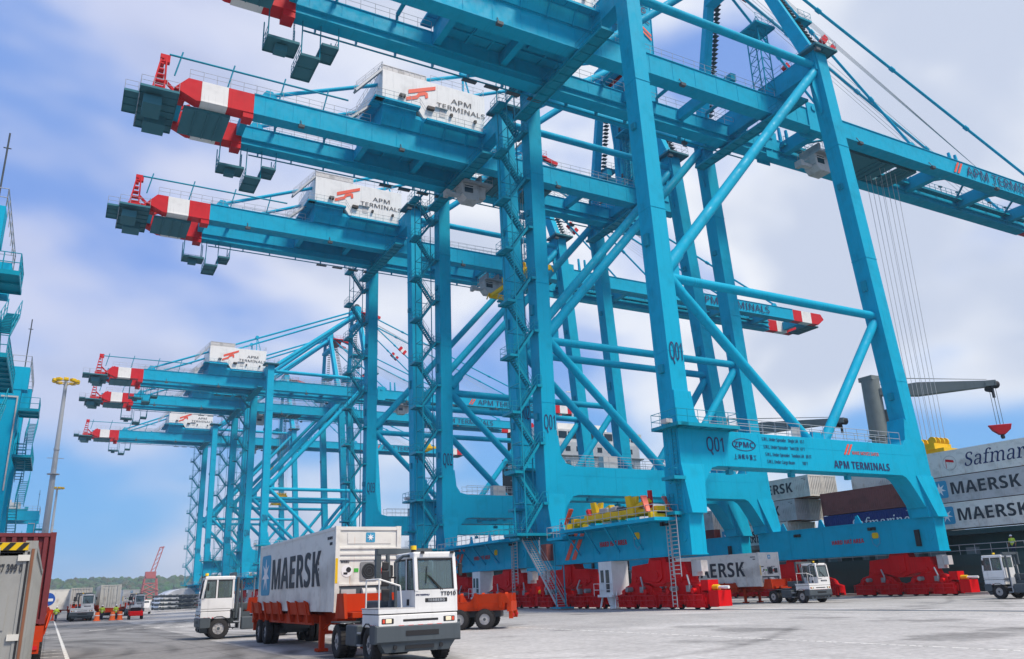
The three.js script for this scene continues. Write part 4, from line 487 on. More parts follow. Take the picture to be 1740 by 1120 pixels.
// ---------------------------------------------------------------- people: one continuous skin over a jointed skeleton
function person(name, label, pose, vest, pos, turn, group) {
  const J = pose === 'sit' ? { hip: [0, 0.5, 0], chest: [0, 0.92, 0.02], neck: [0, 1.12, 0.02], head: [0, 1.27, 0.05], el: [0.27, 0.82, 0.12], ha: [0.17, 0.86, 0.36], kn: [0.13, 0.52, 0.42], fo: [0.13, 0.08, 0.46], to: [0.13, 0.05, 0.62] } : { hip: [0, 0.95, 0], chest: [0, 1.3, 0], neck: [0, 1.48, 0], head: [0, 1.63, 0.03], el: [0.3, 1.12, -0.03], ha: [0.31, 0.86, 0.08], kn: [0.11, 0.5, 0.03], fo: [0.12, 0.09, 0], to: [0.13, 0.05, 0.16] };
  const caps = [], C = (a, b, r1, r2, c) => caps.push([a, b, r1, r2, c]), mx = (p, s) => [p[0] * s, p[1], p[2]];
  const cv = vest, cs = [0.28, 0.14, 0.08], cp = [0.02, 0.03, 0.08], cb = [0.02, 0.02, 0.02];
  C(J.hip, J.chest, 0.15, 0.17, cv); C(J.chest, J.neck, 0.12, 0.06, cv); C(J.neck, J.head, 0.055, 0.1, cs);
  for (const s of [-1, 1]) { const sh = [0.19 * s, J.neck[1] - 0.07, J.neck[2]], st = pose === 'walk' ? s * 0.18 : 0; C(sh, J.chest, 0.075, 0.12, cv); C(sh, mx(J.el, s), 0.065, 0.05, cv); C(mx(J.el, s), mx(J.ha, s), 0.048, 0.036, cs); C(mx(J.ha, s), [J.ha[0] * s, J.ha[1] - 0.09, J.ha[2] + 0.03], 0.04, 0.032, cs); const hp = [0.1 * s, J.hip[1] - 0.03, J.hip[2]], kn = [J.kn[0] * s, J.kn[1], J.kn[2] + st], fo = [J.fo[0] * s, J.fo[1], J.fo[2] + st * 1.4]; C(hp, kn, 0.1, 0.065, cp); C(kn, fo, 0.065, 0.045, cp); C(fo, [J.to[0] * s, J.to[1], J.to[2] + st * 1.4], 0.05, 0.035, cb); }
  const res = 48, mc = new MarchingCubes(res, M.skin, false, false, 60000); mc.isolation = 0; const S = 1.0, oy = 0.92;
  const dist = (p, [a, b, r1, r2]) => { const dx = b[0] - a[0], dy = b[1] - a[1], dz = b[2] - a[2], px = p[0] - a[0], py = p[1] - a[1], pz = p[2] - a[2], t = cl((px * dx + py * dy + pz * dz) / (dx * dx + dy * dy + dz * dz)); return Math.hypot(px - t * dx, py - t * dy, pz - t * dz) - lerp(r1, r2, t); };
  for (let k = 0; k < res; k++) for (let j = 0; j < res; j++) for (let i = 0; i < res; i++) { const p = [(i / res * 2 - 1) * S, (j / res * 2 - 1) * S + oy, (k / res * 2 - 1) * S]; let s = 0; for (const c of caps) s += Math.exp(-dist(p, c) * 38); mc.field[i + j * res + k * res * res] = Math.log(s + 1e-30) / 38; }
  mc.update(); const n = mc.count, P = new Float32Array(n * 3), Cc = new Float32Array(n * 3);
  for (let i = 0; i < n; i++) { const p = [mc.positionArray[i * 3] * S, mc.positionArray[i * 3 + 1] * S + oy, mc.positionArray[i * 3 + 2] * S]; P.set(p, i * 3); let best = 9, c = cs; for (const q of caps) { const d = dist(p, q); if (d < best) { best = d; c = q[4]; } } Cc.set(c, i * 3); }
  const g = new THREE.BufferGeometry(); g.setAttribute('position', new THREE.BufferAttribute(P, 3)); g.setAttribute('color', new THREE.BufferAttribute(Cc, 3)); g.computeVertexNormals();
  const r = thing(name, label, 'person', pos, turn, group); const b = new THREE.Mesh(g, M.bodyMat ??= mat(L(1, 1, 1), { vertexColors: true, roughness: 0.8 })); b.name = 'body'; b.castShadow = b.receiveShadow = true; r.add(b);
  const fg = []; for (const s of [-1, 1]) for (let k = 0; k < 5; k++) { const h = [J.ha[0] * s, J.ha[1] - 0.09, J.ha[2] + 0.03], o = (k - 1.5) * 0.018; fg.push(k < 4 ? tube([h[0], h[1], h[2] + o], [h[0] - 0.012 * s, h[1] - 0.075 + Math.abs(k - 1.4) * 0.008, h[2] + o * 1.15], 0.0095, 5, 0.007) : tube([h[0] - 0.01 * s, h[1] + 0.05, h[2] + 0.035], [h[0] - 0.03 * s, h[1] + 0.005, h[2] + 0.07], 0.01, 5, 0.008)); }
  obj('fingers', fg, M.skin, r);
  const hd = J.head; obj('face', [mv(new THREE.ConeGeometry(0.018, 0.04, 5).rotateX(Math.PI / 2), hd[0], hd[1] - 0.005, hd[2] + 0.105), bx(hd[0] - 0.028, hd[0] + 0.028, hd[1] - 0.055, hd[1] - 0.045, hd[2] + 0.085, hd[2] + 0.1), mv(new THREE.SphereGeometry(0.022, 6, 5), hd[0] - 0.1, hd[1], hd[2]), mv(new THREE.SphereGeometry(0.022, 6, 5), hd[0] + 0.1, hd[1], hd[2])], M.skin, r);
  obj('eyes', [-1, 1].map((s) => mv(new THREE.SphereGeometry(0.013, 6, 5), hd[0] + s * 0.036, hd[1] + 0.022, hd[2] + 0.092)), M.black, r);
  obj('hard_hat', [mv(new THREE.SphereGeometry(0.125, 14, 7, 0, Math.PI * 2, 0, Math.PI / 2), hd[0], hd[1] + 0.045, hd[2] - 0.005), mv(new THREE.CylinderGeometry(0.145, 0.15, 0.014, 16), hd[0], hd[1] + 0.045, hd[2] + 0.015)], pose === 'sit' ? M.yellow : M.printWhite, r);
  if (pose !== 'sit') obj('vest_stripe', [disc([0, J.chest[1] - 0.22, J.chest[2]], 0.178, 0.045, 'y', 18)], M.printWhite, r);
  return r;
}
const HV = [0.52, 0.72, 0.06], OV = [0.85, 0.14, 0.03];

// ---------------------------------------------------------------- terminal tractors and trailers (front of the tractor at z = 0, looking to +z)
function wheel(root, x, z, r = 0.52, w = 0.3, s = 1) {
  const pr = [[r * 0.56, -w / 2], [r * 0.9, -w / 2], [r, -w / 2 + 0.05], [r, w / 2 - 0.05], [r * 0.9, w / 2], [r * 0.56, w / 2], [r * 0.52, 0]].map(([a, b]) => new THREE.Vector2(a, b)); pr.push(pr[0].clone());
  const ty = new THREE.LatheGeometry(pr, 26); ty.rotateZ(Math.PI / 2); ty.translate(x, r, z); const o = obj('wheel', [ty, ...Array.from({ length: 26 }, (_, i) => { const a = i / 26 * Math.PI * 2, g = bx(-w * 0.42, w * 0.42, r - 0.01, r + 0.012, -0.035, 0.035); g.rotateX(a); g.translate(x, r, z); return g; })], M.rubber, root);
  obj('rim', [disc([x, r, z], r * 0.57, w * 0.55, 'x', 22), disc([x + s * w * 0.30, r, z], r * 0.26, w * 0.25, 'x', 14), ...Array.from({ length: 8 }, (_, i) => { const a = i / 8 * Math.PI * 2; return disc([x + s * w * 0.29, r + Math.cos(a) * r * 0.38, z + Math.sin(a) * r * 0.38], 0.035, 0.05, 'x', 6); })], M.lgrey, o);
  obj('hub', disc([x + s * w * 0.42, r, z], r * 0.15, w * 0.12, 'x', 12), M.dgrey, o);
}
const truckBits = new THREE.Group();
(function () {
  const t = truckBits, W = 1.27;
  obj('bumper', [extr([[-1.3, 0.62], [-1.3, 1.02], [1.3, 1.02], [1.3, 0.62]], -0.55, 0.0, 0.05), hexa([[-1.0, 0.3, -0.5], [1.0, 0.3, -0.5], [1.0, 0.32, -0.12], [-1.0, 0.32, -0.12], [-1.22, 0.64, -0.55], [1.22, 0.64, -0.55], [1.22, 0.64, -0.05], [-1.22, 0.64, -0.05]])], M.dgrey, t);
  obj('bumper_slot', [bx(-0.42, 0.62, 0.76, 0.9, -0.03, 0.012), bx(-0.4, 0.5, 0.4, 0.5, -0.14, -0.075)], M.black, t);
  obj('tow_eye', [disc([-0.72, 0.46, -0.07], 0.06, 0.06, 'z', 12), disc([0.72, 0.46, -0.07], 0.06, 0.06, 'z', 12)], M.black, t);
  obj('front_panel', [rbx(-1.25, 1.25, 1.0, 1.36, -1.5, -0.03, 0.04), bx(-1.25, 1.25, 1.385, 1.5, -1.5, -0.035)], M.white, t);
  obj('panel_gap', bx(-1.235, 1.235, 1.34, 1.40, -1.48, -0.045), M.black, t);
  obj('grille_slot', rbx(-0.5, 0.62, 1.15, 1.22, -0.06, -0.018, 0.03), M.black, t);
  for (const s of [-1, 1]) { const h = obj('headlight', rbx(s * 0.78, s * 1.16, 1.1, 1.26, -0.1, -0.015, 0.03), M.black, t); obj('lamp_lens', rbx(s * 0.85, s * 1.04, 1.12, 1.24, -0.05, -0.008, 0.02), M.lampGlass, h); obj('turn_lamp', bx(s * 1.06, s * 1.13, 1.13, 1.23, -0.05, -0.01), M.orangeMark, h); }
  obj('reflector', [-0.55, -0.25, 0.05, 0.35, 0.65].map((x) => bx(x - 0.08, x + 0.08, 1.02, 1.055, -0.06, -0.022)).concat([-1.252, 1.252].flatMap((x) => [-0.25, -0.45, -0.65].map((z) => bx(x - 0.006, x + 0.006, 1.03, 1.08, z - 0.04, z + 0.04)))), M.signRed, t);
  // cab with real openings: floor, sides, roof, pillars
  const x0 = -0.12, x1 = 1.25, y0 = 1.5, y1 = 3.12, zb = -1.62;
  const p = (x, za, y, zb2, y2, w = 0.09) => beam([x, y, za], [x, y2, zb2], w, w * 1.1);
  obj('cab_shell', [bx(x0, x1, 1.48, 2.02, -0.12, -0.04), bx(x0, x0 + 0.06, 1.48, 2.02, zb, -0.12), bx(x1 - 0.06, x1, 1.48, 2.02, zb, -0.12), bx(x0, x1, 1.48, 2.2, zb - 0.05, zb + 0.02), rbx(x0 - 0.01, x1 + 0.01, 2.92, y1, zb - 0.05, -0.15, 0.06), p(x0 + 0.05, -0.08, 1.98, -0.2, 2.96, 0.1), p(x1 - 0.05, -0.08, 1.98, -0.2, 2.96, 0.1), p(x0 + 0.04, -0.78, 1.98, -0.78, 2.96, 0.07), p(x1 - 0.04, -0.78, 1.98, -0.78, 2.96, 0.07), p(x0 + 0.05, zb + 0.03, 1.98, zb + 0.03, 2.96), p(x1 - 0.05, zb + 0.03, 1.98, zb + 0.03, 2.96), bx(x0 + 0.02, x1 - 0.02, 1.44, 1.5, zb, -0.06)], M.white, t);
  obj('windshield_seal', [beam([x0 + 0.1, 2.02, -0.07], [x1 - 0.1, 2.02, -0.07], 0.03, 0.05), beam([x0 + 0.1, 2.9, -0.18], [x1 - 0.1, 2.9, -0.18], 0.03, 0.05), beam([x0 + 0.11, 2.0, -0.068], [x0 + 0.11, 2.92, -0.185], 0.04, 0.04), beam([x1 - 0.11, 2.0, -0.068], [x1 - 0.11, 2.92, -0.185], 0.04, 0.04)], M.black, t);
  obj('windshield', hexa([[x0 + 0.1, 2.02, -0.088], [x1 - 0.1, 2.02, -0.088], [x1 - 0.1, 2.02, -0.078], [x0 + 0.1, 2.02, -0.078], [x0 + 0.1, 2.92, -0.2], [x1 - 0.1, 2.92, -0.2], [x1 - 0.1, 2.92, -0.19], [x0 + 0.1, 2.92, -0.19]]), M.glass, t);
  for (const x of [x0 + 0.02, x1 - 0.03]) for (const [a, b] of [[-0.74, -0.2], [zb + 0.08, -0.82]]) { const g = obj('side_window', bx(x, x + 0.01, 2.03, 2.9, a, b), M.glass, t); obj('window_seal', [bx(x - 0.01, x + 0.02, 2.0, 2.04, a, b), bx(x - 0.01, x + 0.02, 2.88, 2.92, a, b), bx(x - 0.01, x + 0.02, 2.02, 2.9, a, a + 0.03), bx(x - 0.01, x + 0.02, 2.02, 2.9, b - 0.03, b)], M.black, g); }
  obj('rear_window', bx(x0 + 0.12, x1 - 0.12, 2.22, 2.88, zb - 0.02, zb - 0.01), M.glass, t);
  obj('wiper', [bar([0.72, 2.0, -0.04], [0.3, 2.45, -0.1], 0.016), bar([0.3, 2.7, -0.13], [0.24, 2.2, -0.065], 0.014), bar([0.78, 2.0, -0.04], [0.36, 2.42, -0.095], 0.014)], M.black, t);
  obj('driver_seat', [rbx(0.3, 0.85, 1.55, 1.95, -1.25, -0.75, 0.05), rbx(0.3, 0.85, 1.85, 2.6, -1.4, -1.25, 0.05)], M.dgrey, t);
  obj('dashboard', [rbx(0.0, 1.12, 1.75, 2.0, -0.45, -0.14, 0.05), (() => { const g = new THREE.TorusGeometry(0.2, 0.022, 6, 18); g.rotateX(-0.9); g.translate(0.55, 2.08, -0.55); return g; })()], M.black, t);
  const be = obj('beacon_base', [disc([-0.05, 3.16, -0.35], 0.07, 0.08, 'y', 12)], M.black, t); obj('beacon', [disc([-0.05, 3.25, -0.35], 0.09, 0.12, 'y', 14)], M.beacon, be);
  obj('roof_lamp', [bx(0.1, 0.2, 3.06, 3.14, -0.16, -0.08), bx(1.08, 1.18, 3.06, 3.14, -0.16, -0.08)], M.black, t);
  obj('roof_deflector', [bx(-0.75, 1.1, 3.12, 3.3, -1.75, -1.6), bx(-0.78, -0.62, 2.4, 3.3, -1.78, -1.62)], M.dgrey, t);
  obj('deck_plate', [bx(-1.25, x0 - 0.01, 1.5, 1.54, -1.6, -0.05)], M.lgrey, t);
  obj('hand_rail', [bar([-1.2, 1.54, -0.15], [-1.2, 2.35, -0.15], 0.025), bar([-1.2, 2.35, -0.15], [-0.55, 2.15, -0.15], 0.025), bar([-0.55, 2.15, -0.15], [-0.5, 1.54, -0.15], 0.025), bar([-1.2, 1.54, -1.3], [-1.2, 2.35, -1.3], 0.025), bar([-1.2, 2.35, -0.15], [-1.2, 2.35, -1.3], 0.025)], M.white, t);
  obj('exhaust_arch', [tube([-0.48, 1.54, -0.7], [-0.5, 2.85, -0.7], 0.05), tube([-0.5, 2.85, -0.7], [-0.3, 3.02, -0.55], 0.045), tube([-0.3, 3.02, -0.55], [0.1, 3.02, -0.4], 0.045), tube([-0.42, 1.54, -1.3], [-0.42, 3.1, -1.6], 0.07)], M.dgrey, t);
  obj('mirror', [rbx(-1.0, -0.8, 2.62, 2.85, -0.52, -0.44, 0.03), rbx(-1.02, -0.78, 2.15, 2.6, -0.52, -0.44, 0.03), rbx(-1.05, -0.8, 1.75, 2.08, -0.42, -0.34, 0.03), bar([-0.78, 2.4, -0.5], [-0.5, 2.4, -0.65], 0.03)], M.black, t);
  obj('mirror', [rbx(1.42, 1.55, 2.4, 2.78, -0.35, -0.27, 0.03), bar([1.26, 2.7, -0.3], [1.45, 2.7, -0.3], 0.02)], M.black, t);
  obj('maker_plate', [rbx(0.2, 0.92, 1.66, 1.78, -0.06, -0.028, 0.02)], M.black, t); obj('plate_lettering', mv(word('TERBERG', 0.075, { sx: 1.25 }), 0.56, 1.685, -0.03), M.galv, t);
  obj('cab_lettering', mv(word('APM TERMINALS', 0.04, {}), 0.12, 1.86, -0.038), M.ink, t);
  obj('door_hatch', [bx(x0 - 0.008, x0 + 0.01, 1.58, 1.76, -0.7, -0.5)], M.black, t);
  // chassis
  obj('chassis', [bx(-0.52, -0.38, 0.72, 0.98, -5.2, -0.5), bx(0.38, 0.52, 0.72, 0.98, -5.2, -0.5), bx(-0.5, 0.5, 0.75, 0.95, -2.2, -2.0), bx(-0.5, 0.5, 0.75, 0.95, -5.1, -4.9), bx(-0.6, 0.6, 0.55, 0.75, -1.4, -1.2), bx(-0.8, 0.8, 0.45, 0.7, -4.25, -4.05), bx(-0.55, 0.55, 0.98, 1.3, -2.6, -1.75)], M.dgrey, t);
  obj('fifth_wheel', [disc([0, 1.16, -4.0], 0.5, 0.08, 'y', 20), bx(-0.5, 0.5, 0.98, 1.12, -4.5, -3.5), beam([-0.45, 1.05, -2.6], [-0.45, 1.1, -4.3], 0.12, 0.16), beam([0.45, 1.05, -2.6], [0.45, 1.1, -4.3], 0.12, 0.16)], M.dgrey, t);
  obj('side_tank', rbx(-1.22, -0.6, 0.42, 1.05, -3.2, -2.1, 0.06), M.dgrey, t); obj('side_tank', rbx(0.6, 1.22, 0.42, 1.05, -3.2, -2.1, 0.06), M.dgrey, t);
  for (const g of [bx(-1.22, -0.8, 0.45, 0.5, -2.05, -1.7), bx(-1.22, -0.8, 0.8, 0.85, -2.05, -1.7), bx(0.8, 1.22, 0.45, 0.5, -2.05, -1.7), bx(0.8, 1.22, 0.8, 0.85, -2.05, -1.7), bx(0.7, 1.2, 0.5, 1.5, -2.05, -1.98)]) obj('step', g, M.galv, t);
  obj('engine_cover', [rbx(-0.7, 0.1, 1.3, 1.75, -2.9, -1.7, 0.06), tube([1.0, 1.0, -1.85], [1.0, 3.05, -1.85], 0.08), tube([0.4, 1.3, -2.2], [0.4, 2.9, -2.1], 0.06)], M.dgrey, t);
  for (const s of [-1, 1]) obj('wheel_arch', Array.from({ length: 7 }, (_, i) => { const a0 = Math.PI * i / 7, a1 = Math.PI * (i + 1) / 7; return beam([s * 1.1, 0.52 + Math.sin(a0) * 0.6, -0.98 + Math.cos(a0) * 0.6], [s * 1.1, 0.52 + Math.sin(a1) * 0.6, -0.98 + Math.cos(a1) * 0.6], 0.34, 0.03); }), M.black, t);
  obj('rear_fender', [-1, 1].map((s) => bx(s * 0.62, s * 1.24, 1.08, 1.12, -4.75, -3.55)), M.dgrey, t);
  wheel(t, -1.08, -0.98, 0.52, 0.3, -1); wheel(t, 1.08, -0.98, 0.52, 0.3, 1);
  for (const s of [-1, 1]) { wheel(t, s * 1.1, -4.15, 0.52, 0.27, s); wheel(t, s * 0.78, -4.15, 0.52, 0.27, s); }
})();
function tractor(label, pos, turn, id, group = 'terminal tractors') { const r = truckBits.clone(); r.name = numbered('terminal_tractor'); r.position.set(...pos); r.rotation.y = turn; scene.add(r); tag(r, label, 'truck', group); if (id) obj('fleet_number', mv(word(id, 0.115, { sx: 1.15, al: 'r' }), 1.2, 1.84, -0.036), M.inkGrey, r); return r; }
const trailerBits = new THREE.Group();
(function () { // kingpin end at z = 0, rear at z = -13.4; load bed at y = 1.38
  const t = trailerBits;
  for (const s of [-1, 1]) { obj('main_rail', [bx(s * 0.42, s * 0.58, 0.95, 1.33, -13.0, -1.9), bx(s * 0.36, s * 0.64, 1.30, 1.355, -13.0, -1.9), bx(s * 0.36, s * 0.64, 0.93, 0.96, -13.0, -1.9)], M.orange, t); obj('side_rail', [bx(s * 1.02, s * 1.10, 0.92, 1.30, -12.9, -3.2)], M.orange, t); }
  obj('gooseneck', [bx(-0.62, 0.62, 1.21, 1.37, -2.6, 1.5), bx(-1.0, 1.0, 1.22, 1.38, 0.1, 1.3), bx(-0.6, 0.6, 1.0, 1.3, -2.2, -1.7)], M.orange, t);
  obj('head_board', [bx(-1.15, 1.15, 1.40, 1.98, 0.42, 0.5), hexa([[-1.2, 1.2, 0.0], [-1.1, 1.2, 0.0], [-1.1, 1.2, 1.1], [-1.2, 1.2, 1.1], [-1.24, 2.0, 0.3], [-1.13, 2.0, 0.3], [-1.13, 2.0, 1.0], [-1.24, 2.0, 1.0]]), hexa([[1.1, 1.2, 0.0], [1.2, 1.2, 0.0], [1.2, 1.2, 1.1], [1.1, 1.2, 1.1], [1.13, 2.0, 0.3], [1.24, 2.0, 0.3], [1.24, 2.0, 1.0], [1.13, 2.0, 1.0]])], M.orange, t);
  for (const z of [-3.3, -4.6, -5.9, -7.6, -8.9, -10.2, -11.4, -12.7]) obj('outrigger', [bx(-1.24, 1.24, 1.0, 1.28, z - 0.06, z + 0.06), ...[-1, 1].map((s) => hexa([[s * 1.1, 1.05, z - 0.08], [s * 1.26, 1.05, z - 0.08], [s * 1.26, 1.05, z + 0.08], [s * 1.1, 1.05, z + 0.08], [s * 1.26, 1.72, z - 0.08], [s * 1.42, 1.80, z - 0.08], [s * 1.42, 1.80, z + 0.08], [s * 1.26, 1.72, z + 0.08]]))], M.orange, t);
  for (const [a, b] of [[-5.95, -3.25], [-10.25, -7.55], [-12.95, -11.35]]) for (const s of [-1, 1]) obj('guide_plate', hexa([[s * 1.25, 1.28, a - 0.3], [s * 1.28, 1.28, a - 0.3], [s * 1.28, 1.28, b + 0.3], [s * 1.25, 1.28, b + 0.3], [s * 1.32, 1.74, a], [s * 1.36, 1.74, a], [s * 1.36, 1.74, b], [s * 1.32, 1.74, b]]), M.orange, t);
  for (const s of [-1, 1]) obj('landing_leg', [bx(s * 0.78, s * 0.96, 0.12, 1.25, -2.75, -2.55), bx(s * 0.68, s * 1.06, 0.02, 0.12, -2.9, -2.4), bar([s * 0.87, 0.7, -2.65], [s * 0.5, 1.2, -2.0], 0.05)], M.orange, t);
  obj('leg_brace', bx(-0.8, 0.8, 0.6, 0.7, -2.7, -2.6), M.orange, t);
  obj('bogie_frame', [bx(-0.55, 0.55, 0.6, 0.92, -12.6, -9.6), bx(-1.0, 1.0, 0.42, 0.6, -10.55, -10.4), bx(-1.0, 1.0, 0.42, 0.6, -11.9, -11.75)], M.dgrey, t);
  obj('rear_frame', [bx(-1.22, 1.22, 0.85, 1.34, -13.25, -13.02), bx(-1.15, -0.85, 0.5, 0.86, -13.3, -13.1), bx(0.85, 1.15, 0.5, 0.86, -13.3, -13.1)], M.orange, t); obj('tail_lamp', [-1, 1].map((s) => bx(s * 0.75, s * 1.1, 0.62, 0.74, -13.34, -13.26)), M.signRed, t);
  obj('rear_stop', [bx(-0.9, -0.75, 1.34, 1.75, -13.25, -13.1), bx(0.75, 0.9, 1.34, 1.75, -13.25, -13.1)], M.orange, t);
  for (const z of [-10.48, -11.83]) for (const s of [-1, 1]) { wheel(t, s * 1.1, z, 0.5, 0.26, s); wheel(t, s * 0.79, z, 0.5, 0.26, s); }
})();
function trailer(label, pos, turn, group = 'container trailers') { const r = trailerBits.clone(); r.name = numbered('container_trailer'); r.position.set(...pos); r.rotation.y = turn; scene.add(r); tag(r, label, 'trailer', group); return r; }
// ---------------------------------------------------------------- the loaded tractor in front
tractor('white terminal tractor numbered TT010 with yellow beacon, hauling the big reefer', [9.62, 0, -23.4], 0, 'TT010');
person('person', 'driver in yellow-green vest sitting inside tractor TT010', 'sit', HV, [10.2, 1.42, -24.5], 0, 'tractor drivers');
trailer('orange trailer under the large white reefer container, nearest the camera', [9.82, 0, -28.5], 0);
container('reefer_container', 'large off-white reefer container with star logo riding behind tractor TT010', { H: 2.9, m: M.ivory, kind: 'reefer', end: 'reefer', logo: { s: 1.75, z: -4.7, sx: 1.14, th: 1.27 }, pos: [9.82, 1.385, -34.7] });
// tractor coming in from the left with an empty trailer
tractor('white terminal tractor seen side-on, left of the large reefer', [6.94, 0, -47.6], -Math.PI / 2 - 0.05);
person('person', 'driver in yellow-green vest inside the side-on tractor on the left', 'sit', HV, [8.0, 1.42, -47.1], -Math.PI / 2, 'tractor drivers');
trailer('empty orange trailer end sticking out right of tractor TT010', [10.95, 0, -47.4], -2.19);
// tractor with a reefer between the crane legs
tractor('white terminal tractor between the legs of the nearest crane', [55.8, 0, -49.1], 0);
person('person', 'driver inside the tractor between the nearest crane legs', 'sit', OV, [56.35, 1.42, -50.2], 0, 'tractor drivers');
trailer('orange trailer under the reefer between the nearest crane legs', [55.8, 0, -54.3], 0);
container('reefer_container', 'white reefer container on a trailer between the nearest crane legs', { H: 2.9, m: M.ivory, kind: 'reefer', end: 'reefer', logo: { s: 1.75, z: -4.7, sx: 1.14, th: 1.27 }, pos: [55.8, 1.385, -60.5] });
// tractor at the right edge
tractor('white terminal tractor cut by the right edge, beside the ship', [62.65, 0, -38.6], Math.PI);
person('person', 'driver in yellow-green vest inside the tractor at the right edge', 'sit', HV, [62.1, 1.42, -37.5], Math.PI, 'tractor drivers');

// ---------------------------------------------------------------- spare spreader lying on the nearest crane's platform
{
  const r = thing('spare_spreader', 'yellow spreader with red flippers lying on the nearest crane\'s low platform', 'spreader', [42.6 - 2.05, 6.72, -59.54 + 3.6]);
  obj('main_frame', [bx(-0.75, -0.45, 0.45, 0.95, -3.4, 3.4), bx(0.45, 0.75, 0.45, 0.95, -3.4, 3.4), bx(-0.8, 0.8, 0.4, 1.0, -3.5, -3.1), bx(-0.8, 0.8, 0.4, 1.0, 3.1, 3.5), bx(-0.8, 0.8, 0.4, 1.0, -0.3, 0.3)], M.yellow, r);
  for (const s of [-1, 1]) { obj('telescopic_beam', [bx(-0.4, -0.15, 0.5, 0.85, s * 2.4, s * 6.0), bx(0.15, 0.4, 0.5, 0.85, s * 2.4, s * 6.0)], M.yellow, r); const e = obj('end_beam', [bx(-1.15, 1.15, 0.02, 0.55, s * 5.8, s * 6.1), bx(-0.5, 0.5, 0.35, 0.95, s * 5.6, s * 6.1)], M.yellow, r); obj('twist_lock', [-1, 1].map((a) => disc([a * 1.05, 0.1, s * 5.95], 0.09, 0.2, 'y', 10)), M.steel, e); for (const a of [-1, 1]) obj('flipper', [beam([a * 1.2, 0.5, s * 5.9], [a * 1.0, 1.75, s * 5.2], 0.35, 0.12, 0.5, 0.14)], M.orangeMark, e); }
  for (const z of [-2.6, 2.4]) obj('upright', [hexa([[-0.3, 0.9, z - 0.35], [0.3, 0.9, z - 0.35], [0.3, 0.9, z + 0.35], [-0.3, 0.9, z + 0.35], [-0.5, 2.05, z - 0.3], [-0.3, 2.05, z - 0.3], [-0.3, 2.05, z + 0.3], [-0.5, 2.05, z + 0.3]]), hexa([[-0.2, 0.9, z - 0.35], [0.3, 0.9, z - 0.35], [0.3, 0.9, z + 0.35], [-0.2, 0.9, z + 0.35], [0.3, 2.05, z - 0.3], [0.5, 2.05, z - 0.3], [0.5, 2.05, z + 0.3], [0.3, 2.05, z + 0.3]]), beam([0, 1.0, z + 0.3], [0, 1.5, z + 2.2], 0.5, 0.3)], M.yellow, r);
  obj('drive_unit', [rbx(-0.5, 0.5, 0.98, 1.45, -1.7, -0.5, 0.1), disc([0, 1.25, -0.1], 0.25, 0.8, 'z', 14)], M.lgrey, r); obj('hydraulic_motor', [disc([0, 1.2, 0.8], 0.2, 0.7, 'z', 12), bx(-0.3, 0.3, 0.98, 1.25, 1.2, 1.9)], M.dgrey, r);
  obj('flipper_arm', [beam([0.3, 0.9, 4.4], [0.2, 2.3, 4.5], 0.25, 0.3), beam([0.2, 0.8, -4.0], [0.2, 1.6, -4.4], 0.25, 0.3)], M.signRed, r);
}

